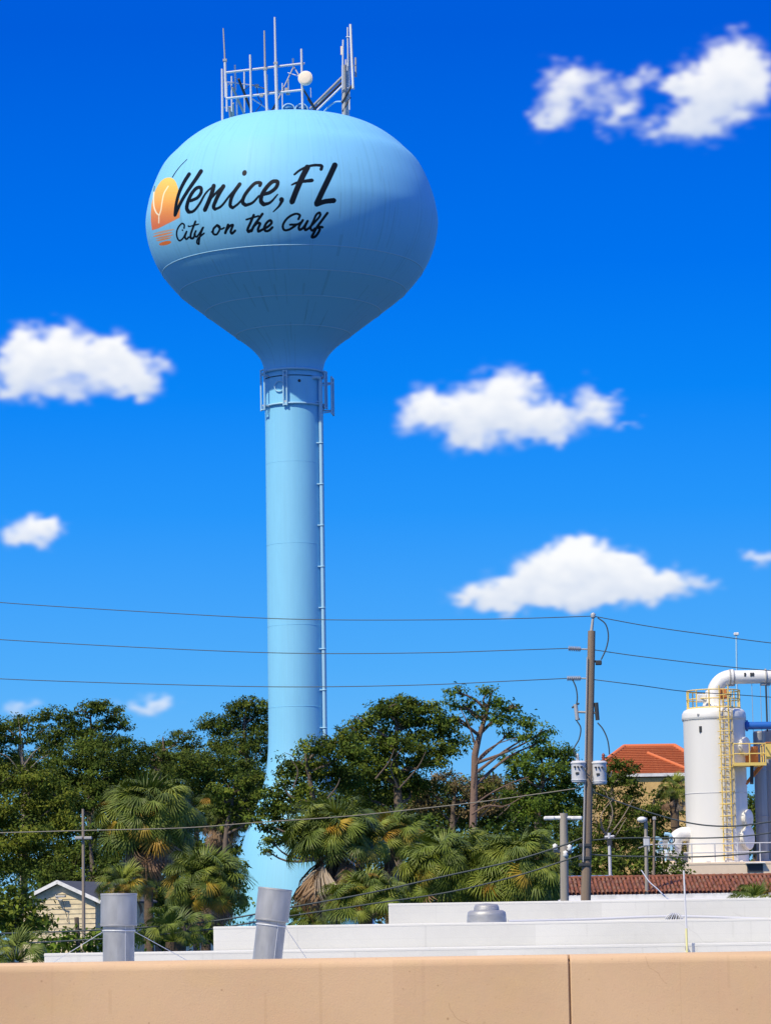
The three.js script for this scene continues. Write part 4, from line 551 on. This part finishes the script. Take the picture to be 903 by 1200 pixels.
wire('highest power line running down to the right of the utility pole', [[694.5, 722], [760, 734], [830, 744], [903, 753.5], [960, 759]]);
wire('second power line to the right of the utility pole', [[692, 761], [740, 768], [800, 775.5], [853, 781.5], [903, 786], [960, 790]]);
wire('third power line right of the pole, passing behind the tank railing', [[692, 796], [740, 802], [800, 810, 85], [860, 814, 90], [903, 817, 92], [960, 820, 95]]);
wire('lower cable across the palms, the upper one of the set', [[-60, 978, 84], [0, 976, 84], [110, 973], [220, 970], [300, 964], [413, 956], [480, 949], [560, 940], [640, 929], [688, 922]], .014, M.wirelight);
wire('dark cable rising from the left corner past the palms to the pole, second lowest', [[-60, 1096, 84], [0, 1094, 84], [90, 1091], [180, 1086], [260, 1078], [337, 1064], [430, 1047], [520, 1027], [600, 1009], [661, 990], [686, 980]], .022);
wire('lowest dark cable in front of the palms, ending at the utility pole', [[-60, 1108, 84], [0, 1106, 84], [90, 1102], [180, 1096], [260, 1087], [337, 1074], [430, 1060], [528, 1045], [610, 1025], [678, 1003], [686, 1001]], .02);
wire('upper dark cable sagging across the white tank from the pole', [[688, 925], [720, 938], [760, 952], [803, 963.5], [830, 967.5], [860, 968], [903, 963], [960, 956]], .02);
wire('middle dark cable across the white tank from the pole', [[687, 985], [733, 982], [780, 982], [830, 982], [870, 980], [903, 976], [960, 970]], .018);
wire('lowest dark cable across the white tank just above the base railing', [[686, 1001], [720, 1003], [767, 1004], [820, 1004], [870, 1001], [903, 998], [960, 992]], .02);
wire('thick grey service cable dropping slantwise before the tiled roof', [[751, 1020, 88], [760, 1033, 86], [770, 1042, 84], [778, 1050, 82], [786, 1056, 80]], .018, M.trans);

// ---------------------------------------------------------------- lamp posts
{
  const post = (name, label, cat, pts, d, r0, r1, mat) => { const a = at(pts[0], pts[1], d), b = at(pts[2], pts[3], d), dir = b.clone().sub(a), foot = a.clone().addScaledVector(dir, a.y / -dir.y), t = base(name, foot); tag(t, label, cat); mb().bar(V(0, 0, 0), a.clone().sub(foot), r0, r1, 12).build('shaft', mat, t); return [t, (x, y, dz = 0) => at(x, y, d - dz).sub(foot)]; };
  { const [t, P] = post('street_lamp', 'concrete lamp pole with two white arms left of the utility pole', 'street lamp', [660, 953, 661, 1045], 95, .15, .12, M.concrete);
    for (const [x0, x1] of [[660, 637], [660, 681]]) { mb().bar(P(x0, 958.5), P(x1, 958.5), .07, .04, 8).build('arm', M.white, t); mb().rbox(.34, .12, .26, .05, ...P(x1 + (x1 > x0 ? -6 : 6), 958.8).toArray()).build('lamp_head', M.white, t); }
    mb().bar(P(648, 997), P(669, 999), .05, .05, 8).build('crossarm', M.concrete, t); for (const [x, y] of [[650, 996], [667, 997], [662, 1004]]) mb().lathe([[.05, 0], [.09, .05], [.06, .1], [.08, .15], [.001, .2]], P(x, y, .1), 12).build('insulator', M.white, t); }
  { const [t, P] = post('street_lamp', 'slim grey lamp post with one round light at the left end of the concrete base', 'street lamp', [756, 958, 757, 1023], 100, .068, .055, M.concrete); mb().ball(.13, P(751.5, 960.5, .1), 1.2, .75, 1).build('lamp_head', M.glass, t); mb().bar(P(756, 960), P(752, 960), .03).build('arm', M.grey, t); mb().rbox(.2, .3, .15, .03, ...P(757, 986).toArray()).build('meter_box', M.trans, t); }
  { const [t, P] = post('service_post', 'thin pale post with small crosspiece between the pole and the tiled roof', 'post', [713, 976, 714.5, 1026], 102, .06, .05, M.trans); mb().bar(P(708, 981), P(719, 980), .04).build('crossarm', M.trans, t); mb().rbox(.16, .22, .12, .02, ...P(713.5, 987).toArray()).build('meter_box', M.dark, t); }
  { const [t, P] = post('wood_post', 'thin dark pole standing behind the slim lamp post', 'post', [766, 957, 765.5, 1020], 112, .055, .045, M.wood); mb().rbox(.12, .12, .12, .02, ...P(766, 959).toArray()).build('cap', M.grey, t); }
  { const [t, P] = post('wood_post', 'thin wooden pole with a small twin floodlight above the cream house', 'post', [97.5, 948, 98, 1033], 146, .11, .06, M.barkPale); for (const x of [92.5, 103.5]) { mb().rbox(.36, .14, .26, .04, ...P(x, 982, .1).toArray()).build('lamp_head', M.grey, t); } mb().bar(P(92, 983), P(104, 983), .035).build('crossarm', M.grey, t); }
  { const [t, P] = post('light_mast', 'faint thin light mast far behind the white duct', 'mast', [862, 744, 863, 820], 300, .16, .08, M.hoop); mb().rbox(.5, .3, .3, .08, ...P(862, 743).toArray()).build('lamp_head', M.white, t); }
}

// ---------------------------------------------------------------- orange-roofed house far behind
{
  const d = 215, o = base('tall_house', V(at(765, 1085, d).x, 0, -d)); tag(o, 'yellow walled house with an orange hipped tile roof beyond the trees', 'house');
  const P = (x, y, dz) => at(x, y, d - dz).sub(o.position), eY = P(760, 907, 0).y;
  const r0 = P(731, 876, -5), r1 = P(790, 876, -5); r1.y = r0.y;
  const E = (x, z) => V(P(x, 907, 0).x, eY, z), a = E(688, 1), b = E(838, 1), c = E(838, -11), dd = E(688, -11);
  const slope = (pts, name) => { const g = new THREE.BufferGeometry(), v = pts.flatMap((p) => p.toArray()); const pos = pts.length === 4 ? [...v.slice(0, 9), ...v.slice(0, 3), ...v.slice(6, 12)] : v; g.setAttribute('position', new THREE.Float32BufferAttribute(pos, 3)); g.computeVertexNormals(); boxUV(g); return mb().add(g).build(name, M.farTile, o); };
  const fs = slope([a, b, r1, r0], 'roof'); slope([b, c, r1], 'roof'); slope([c, dd, r0, r1], 'roof'); const ls = slope([dd, a, r0], 'roof');
  const row = (p, q, u, v, n, nm, par) => { const m = mb(); for (let i = 0; i < n; i++) { const t0 = i / n, s0 = p.clone().lerp(u, t0), s1 = q.clone().lerp(v, t0); m.bar(s0.add(V(0, .05, .03)), s1.add(V(0, .05, .03)), .075, undefined, 6); } const me = m.build(nm, M.farTile, par); me.userData.kind = 'stuff'; };
  row(a, b, r0, r1, 15, 'tile_course', o); row(dd, a, r0, r0, 15, 'tile_course', o);
  for (const [p, q] of [[r0, r1], [r0, a], [r1, b]]) mb().bar(p.clone().add(V(0, .06, 0)), q.clone().add(V(0, .06, 0)), .17, undefined, 8).build('ridge_tile', M.ridge, o);
  { const p = P(752, 893, 0).add(V(0, .1, 0)), q = fs; mb().bar(r0.clone().lerp(r1, .3).lerp(a.clone().lerp(b, .62), .3).add(V(0, .12, 0)), r0.clone().lerp(r1, .3).lerp(a.clone().lerp(b, .8), .95).add(V(0, .12, 0)), .13, undefined, 6).build('ridge_tile', M.ridge, o); }
  mb().box(b.x - a.x - 1, eY - .3, 11, (a.x + b.x) / 2, (eY - .3) / 2, -4.62).build('wall', M.yellowWall, o);
  mb().box(b.x - a.x + .1, .22, .12, (a.x + b.x) / 2, eY - .12, 1.06).build('fascia', M.white, o);
  mb().box(.12, .22, 12, a.x - .02, eY - .12, -5).build('fascia', M.white, o);
}

// ---------------------------------------------------------------- low clay-tiled roof
{
  const d = 100, s = d / F, o = base('tiled_building', V(at(785, 1085, d).x, 0, -d)); tag(o, 'low building with a reddish barrel tile roof behind the white parapet', 'building');
  const x0 = at(664, 1045, d).x - o.position.x, x1 = at(960, 1045, d).x - o.position.x, ye = at(785, 1045.5, d).y, slopeH = at(785, 1027, d).y - ye, dep = 1.9, rows = 5;
  mb().box(x1 - x0 - .2, ye - .1, 6, (x0 + x1) / 2, (ye - .1) / 2, -3.2).build('wall', M.white, o); mb().rbox(x1 - x0, .3, .12, .02, (x0 + x1) / 2, ye - .2, .0).build('fascia', M.white, o);
  mb().bar(V(x0 - .3, ye - .26, .14), V(x1, ye - .26, .14), .07, undefined, 10).build('gutter', M.trans, o);
  const g0 = new THREE.BufferGeometry(); g0.setAttribute('position', new THREE.Float32BufferAttribute([x0, ye - .06, .05, x1, ye - .06, .05, x1, ye + slopeH - .03, -dep, x0, ye - .06, .05, x1, ye + slopeH - .03, -dep, x0, ye + slopeH - .03, -dep], 3)); g0.computeVertexNormals(); boxUV(g0); mb().add(g0).build('roof', M.tile[2], o);
  const nx = 60, tw = (x1 - x0) / nx, run = Math.hypot(dep, slopeH) / rows, ang = Math.atan2(slopeH, dep);
  const tg = new THREE.CylinderGeometry(tw * .34, tw * .42, run * 1.12, 7, 1, true, -Math.PI / 2, Math.PI).rotateX(-Math.PI / 2 + ang);
  for (let r = 0; r < rows; r++) for (let i = 0; i < nx; i++) { const t = (r + .5) / rows, m = new THREE.Mesh(tg, M.tile[Math.floor(rnd() * 4)]); m.name = 'tile'; m.position.set(x0 + (i + .5) * tw + rr(-.01, .01), ye + slopeH * t - .015 + rr(-.008, .008) + (rows - r) * .002, .08 - dep * t); m.castShadow = m.receiveShadow = true; o.add(m); }
  for (let i = 0; i < 36; i++) { const w = (x1 - x0) / 36; mb().bar(V(x0 + i * w, ye + slopeH + .02, -dep), V(x0 + (i + 1.06) * w, ye + slopeH + .03, -dep), .06, .07, 8).build('ridge_tile', M.tile[i % 2 ? 0 : 2], o); }
  { const p = at(690, 1027.5, d + 3).sub(o.position), q = mb().rbox(1.5, .07, 1, .02, p.x, p.y, p.z); const m = q.build('awning', std('pale_blue_awning', rgb(.16, .28, .55), .6), o); }
}

// ---------------------------------------------------------------- treatment plant: base, tank, ducts
{
  const d = 160, s = d / F, bx = at(757, 1016, d).x, by = at(838, 1011.5, d).y, o = base('concrete_reservoir', V(at(838, 1016, d).x, 0, -d)); tag(o, 'sand coloured concrete base with a grey pipe railing under the tank', 'reservoir');
  const X0 = bx - o.position.x, XR = 9;
  mb().rbox(XR - X0, by - .06, 8, .03, (XR + X0) / 2, (by - .06) / 2, -1.4).build('wall', M.sand, o); mb().rbox(XR - X0 + .04, .14, 8.04, .03, (XR + X0) / 2, by - .07, -1.4).build('slab', M.sand, o);
  { const c = at(877, 1017, d).sub(o.position); mb().box(.8, .42, .1, c.x, c.y - .06, 2.58).build('opening', M.dark, o); mb().rbox(1, .06, .3, .01, c.x, c.y + .2, 2.72).build('hood', M.white, o); }
  const zR = 2.4, rt = at(838, 990, d).y, P = (x, y, dz = zR) => at(x, y, d - dz).sub(o.position);
  const xs = [760, 782, 810, 837, 864, 890, 916, 942];
  const yb = by + .0, hR = rt - by; for (const x of xs) { const p = P(x, 1000); mb().bar(V(p.x, yb, zR), V(p.x, yb + hR, zR), .032).build('rail_post', M.trans, o); }
  for (const t of [1, .52]) mb().bar(V(P(760, 1000).x, yb + hR * t, zR), V(XR, yb + hR * t, zR), .03).build('rail', M.trans, o);
  for (const t of [1, .52]) mb().bar(V(P(760, 1000).x, yb + hR * t, zR), V(P(760, 1000).x, yb + hR * t, -4), .03).build('rail', M.trans, o);
  const T = V(at(841.5, 1016, d).x, by, -d - .2);           // foot of the tank
  const tank = base('white_tank', T); tag(tank, 'tall white cylindrical process tank with yellow caged ladder and railings', 'tank');
  const h = (y) => at(838, y, d).y - by, r = 36 * s, X = (px, py = 920) => at(px, py, d).x - T.x;
  mb().lathe([[r + .02, 0], [r + .02, .05], [r, .07], [r, h(846)], [r + .03, h(845)], [r + .03, h(843.4)], [r + .07, h(843)], [r + .07, h(841)], [r + .05, h(836)], [r * .97, h(832.5)], [r * .8, h(829.5)], [r * .4, h(827)], [.01, h(826.5)]], V(0, 0, 0), 64).build('shell', M.white, tank);
  mb().add(new THREE.TorusGeometry(r + .002, .022, 6, 64).rotateX(Math.PI / 2), new THREE.Matrix4().makeTranslation(0, h(930), 0)).build('weld_seam', M.trans, tank); mb().add(new THREE.TorusGeometry(r + .035, .03, 6, 64).rotateX(Math.PI / 2), new THREE.Matrix4().makeTranslation(0, h(843.5), 0)).build('flange', M.white, tank);
  const pol = (a, y, q) => V(Math.sin(a) * q, y, Math.cos(a) * q);
  // top railing
  const rr0 = 31 * s, t0 = h(830), t1 = h(809.5); for (let i = 0; i < 12; i++) { const a = i / 12 * 6.283 + .26; mb().bar(pol(a, h(834), rr0), pol(a, t1, rr0), .035).build('rail_post', M.yellow, tank); }
  for (const y of [t1, (t0 + t1) / 2, h(830.5)]) mb().add(new THREE.TorusGeometry(rr0, y < t0 + .1 ? .05 : .032, 6, 48).rotateX(Math.PI / 2), new THREE.Matrix4().makeTranslation(0, y, 0)).build('rail', M.yellow, tank);
  // caged ladder
  const la = .2, lw = .24, L = (sx, y, q) => { const b = pol(la, y, q), t = V(Math.cos(la), 0, -Math.sin(la)); return b.addScaledVector(t, sx); }, lad = new THREE.Group(); lad.name = 'ladder'; tank.add(lad);
  for (const sx of [-lw, lw]) mb().bar(L(sx, .1, r + .2), L(sx, h(806), r + .2), .035).build('stile', M.yellow, lad);
  for (let y = .25; y < h(810); y += .3) mb().bar(L(-lw, y, r + .2), L(lw, y, r + .2), .018, undefined, 6).build('rung', M.yellow, lad);
  for (let y = h(972); y < h(812); y += .62) { const pts = []; for (let i = 0; i <= 10; i++) { const a = i / 10 * Math.PI; pts.push(L(-Math.cos(a) * .38, y, r + .2 + Math.sin(a) * .62)); } mb().tube(pts, .025, 16, 5).build('cage_hoop', M.yellow, lad); }
  for (let i = 1; i < 6; i++) { const a = i / 6 * Math.PI; mb().bar(L(-Math.cos(a) * .38, h(972), r + .2 + Math.sin(a) * .62), L(-Math.cos(a) * .38, h(812), r + .2 + Math.sin(a) * .62), .017, undefined, 5).build('cage_strip', M.yellow, lad); }
  for (let y = 1; y < h(830); y += 1.8) for (const sx of [-lw, lw]) mb().bar(L(sx, y, r - .02), L(sx, y, r + .2), .03, undefined, 6).build('standoff', M.yellow, lad);
  mb().rbox(.42, .5, .05, .02, ...L(0, h(816), r + .05).toArray()).build('gate', M.orange, lad);
  // side platform
  const pf = new THREE.Group(); pf.name = 'platform'; tank.add(pf); const py = h(899), pa = X(854, 899), pb = X(891, 899), pz0 = r * .25, pz1 = r + .75, ph = h(875) - py;
  mb().box(pb - pa, .07, pz1 - pz0, (pa + pb) / 2, py, (pz0 + pz1) / 2).build('deck', M.yellow, pf); mb().box(pb - pa + .04, .16, .03, (pa + pb) / 2, py + .02, pz1 + .02).build('toe_board', M.yellow, pf);
  for (const x of [pa, (pa + pb) / 2, pb]) mb().bar(V(x, py, pz1), V(x, py + ph, pz1), .035).build('rail_post', M.yellow, pf); for (const z of [pz0, (pz0 + pz1) / 2]) mb().bar(V(pb, py, z), V(pb, py + ph, z), .035).build('rail_post', M.yellow, pf);
  for (const t of [1, .52]) { mb().bar(V(pa, py + ph * t, pz1), V(pb, py + ph * t, pz1), .032).build('rail', M.yellow, pf); mb().bar(V(pb, py + ph * t, pz1), V(pb, py + ph * t, pz0), .032).build('rail', M.yellow, pf); }
  mb().rbox(.7, .95, .05, .02, X(879, 888), py + .55, pz0 + .1).build('panel', M.orange, pf);
  for (const z of [pz0 + .2, pz1 - .1]) mb().bar(V(pb - .15, py - .05, z), V(X(872, 915), h(920), z * .45), .06).build('brace', M.orange, pf);
  mb().bar(V(X(876, 905), py - .05, pz1 - .4), V(X(876, 918), h(921), pz1 - .6), .1).build('outlet_pipe', M.dark, pf);
  // manways on the right flank
  const man = (px, y, rad, a) => { const q = new THREE.Quaternion().setFromUnitVectors(UPV, pol(a, 0, 1)); mb().lathe([[rad * .8, -.3], [rad * .8, .14], [rad, .14], [rad, .26], [rad * .9, .3], [.01, .31]], pol(a, h(y), r - .02), 28, q).build('manway', M.white, tank); };
  man(869, 876, .48, .98); man(872, 960, .46, 1.02); man(873, 983, .62, .98); man(790, 1005, .3, -1.9);
  // elbow at the foot, bolts and plates
  mb().tube([V(-r + .2, h(978), .3), V(-r - .2, h(977), .4), V(-r - .55, h(981), .5), V(-r - .68, h(990), .5), V(-r - .68, h(1006), .5), V(-r - .68, .02, .5)], .36, 40, 16).build('elbow_duct', M.white, tank);
  { const q = pol(-.55, h(856), r + .01); mb().rbox(.16, .32, .05, .01, ...q.toArray()).build('name_plate', M.dark, tank); const q2 = pol(-.6, h(839), r + .08); mb().rbox(.12, .1, .06, .01, ...q2.toArray()).build('lug', M.grey, tank); }
  mb().rbox(.5, .4, .5, .05, X(820, 825), h(826) + .3, .9).build('box', M.white, tank);
  for (const px of [808, 826, 847, 865]) mb().rbox(.2, .1, .15, .02, X(px, 1010), .06, Math.sqrt(Math.max(.1, r * r - X(px, 1010) ** 2)) + .06).build('anchor_lug', M.trans, tank);
  // big white duct over the top
  const duct = base('white_duct', V(T.x, by + h(827), T.z)); tag(duct, 'large white duct bending off the tank top and running out right', 'duct');
  const dy = h(827), dX = X(837, 820), ry = h(793.6) - dy, rd = 7.9 * s;
  mb().lathe([[rd * 1.75, -.1], [rd * 1.75, .12], [rd * 1.5, .16], [rd * 1.32, .75], [rd * 1.3, .8]], V(dX, 0, 0), 40).build('collar', M.white, duct);
  const RB = ry - .55, pts = [V(dX, .3, 0), V(dX, ry - RB, 0)]; for (let i = 1; i <= 8; i++) { const a = i / 8 * Math.PI / 2; pts.push(V(dX + RB * (1 - Math.cos(a)), ry - RB + RB * Math.sin(a), 0)); } 
  const bend = new THREE.CatmullRomCurve3(pts, false, 'centripetal'); mb().add(new THREE.TubeGeometry(bend, 48, rd * 1.12, 24)).build('elbow', M.white, duct);
  const xe = dX + RB; mb().bar(V(xe, ry, 0), V(12, ry, 0), rd, undefined, 28).build('pipe', M.white, duct);
  mb().bar(V(xe - .05, ry, 0), V(xe + .06, ry, 0), rd * 1.2, undefined, 28).build('flange', M.white, duct); mb().bar(V(xe + .09, ry, 0), V(xe + .12, ry, 0), rd * 1.12, undefined, 28).build('gasket', M.grey, duct);
  for (const px of [872, 879, 881.5]) { mb().rbox(.1, .2, .03, .01, X(px, 793), ry + .1, rd + .005).build('fitting', M.dark, duct); }
  for (const px of [855, 897]) { const x = X(px, 800); mb().add(new THREE.TorusGeometry(rd + .03, .05, 6, 28).rotateY(Math.PI / 2), new THREE.Matrix4().makeTranslation(x, ry, 0)).rbox(.5, .12, .3, .03, x, ry - rd - .05, 0).build('hanger', M.grey, duct); }
  for (const px of [881, 891, 897.5, 900]) { const x = X(px, 820); mb().bar(V(x, ry - rd, .1), V(x, h(858) - dy, .1), px === 897.5 ? .05 : .015, undefined, 6).build('hanger_rod', px === 897.5 ? M.dark : M.grey, duct); }
  // blue pipe and grey columns
  const bp = base('blue_pipe', V(X(871, 851) + T.x, by + h(851), T.z + .2)); tag(bp, 'bright blue pipe leaving the white tank towards the grey columns', 'pipe'); mb().bar(V(-.25, 0, 0), V(9, -.05, 0), .2, undefined, 20).build('pipe', M.bluepipe, bp); mb().bar(V(.1, 0, 0), V(.2, 0, 0), .29, undefined, 20).build('flange', M.bluepipe, bp);
  const colm = (px, w, y, dd, mat, label) => { const p = at(px, 1000, dd), q = base('steel_column', V(p.x, by, -dd)), top = at(px, y, dd).y - by, rc = w / 2 * dd / F; tag(q, label, 'column'); mb().lathe([[rc * 1.25, 0], [rc * 1.25, .12], [rc, .16], [rc, top - .1], [rc * .9, top], [.01, top + .04]], V(0, 0, 0), 36).build('shaft', mat, q); for (const t of [.35, .7]) mb().add(new THREE.TorusGeometry(rc + .01, .03, 6, 36).rotateX(Math.PI / 2), new THREE.Matrix4().makeTranslation(0, top * t, 0)).build('band', mat, q); };
  colm(893, 14, 857, 161, M.galv, 'grey steel column under the blue pipe, left of the pair'); colm(905, 15, 856, 162.5, M.grey, 'darker grey steel column at the right frame edge');
  { const p = at(902, 880, 158.5), q = base('caution_box', p); tag(q, 'yellow box on the right frame edge beside the darker column', 'box'); mb().rbox(.5, .8, .4, .03).build('shell', M.yellow, q); mb().rbox(.55, .06, .46, .02, 0, .42, 0).build('lid', M.orange, q); mb().bar(V(.25, -.2, -.2), V(.3, -.2, -3.6), .05).build('bracket', M.grey, q); }
  // pumps and small pipes left of the tank
  const pump = (px, label, sc, w) => { const p = at(px, 1010, d - 1), q = base('pump', V(p.x, by, p.z)); tag(q, label, 'pump'); mb().rbox(.5 * sc, .12, .5, .02, 0, .06, 0).build('plinth', M.sand, q); mb().bar(V(-.2 * sc, .5, 0), V(.25 * sc, .5, 0), .2 * sc, undefined, 18).build('motor', M.trans, q); mb().tube([V(.1, .5, .1), V(.15, .9, .12), V(.1, 1.0 * sc + .2, .1), V(-.2, 1.05 * sc + .2, .1)], .09, 20, 10).build('pipe', M.hoop, q); mb().bar(V(-.2, .1, .2), V(.05, .95 * sc, .2), .05).build('strut', M.hoop, q); mb().add(new THREE.TorusGeometry(.15, .03, 6, 18), new THREE.Matrix4().makeTranslation(.15, .95 * sc, .25)).build('hand_wheel', w, q); };
  pump(771, 'pale pump with slanting pipes at the left end of the railing', 1.05, M.grey); pump(783, 'pump with bent blue grey pipe beside the white elbow duct', 1.25, M.dark);
  { const p = at(786, 992, d + .5), q = base('control_cabinet', V(p.x, by, p.z)); tag(q, 'grey control cabinet on legs behind the pumps', 'cabinet'); mb().rbox(1.2, .4, .5, .03, 0, 1.05, 0).build('shell', M.galv, q); for (const x of [-.5, .5]) mb().bar(V(x, 0, 0), V(x, .9, 0), .04).build('leg', M.galv, q); }
}
renderer.render(scene, camera);
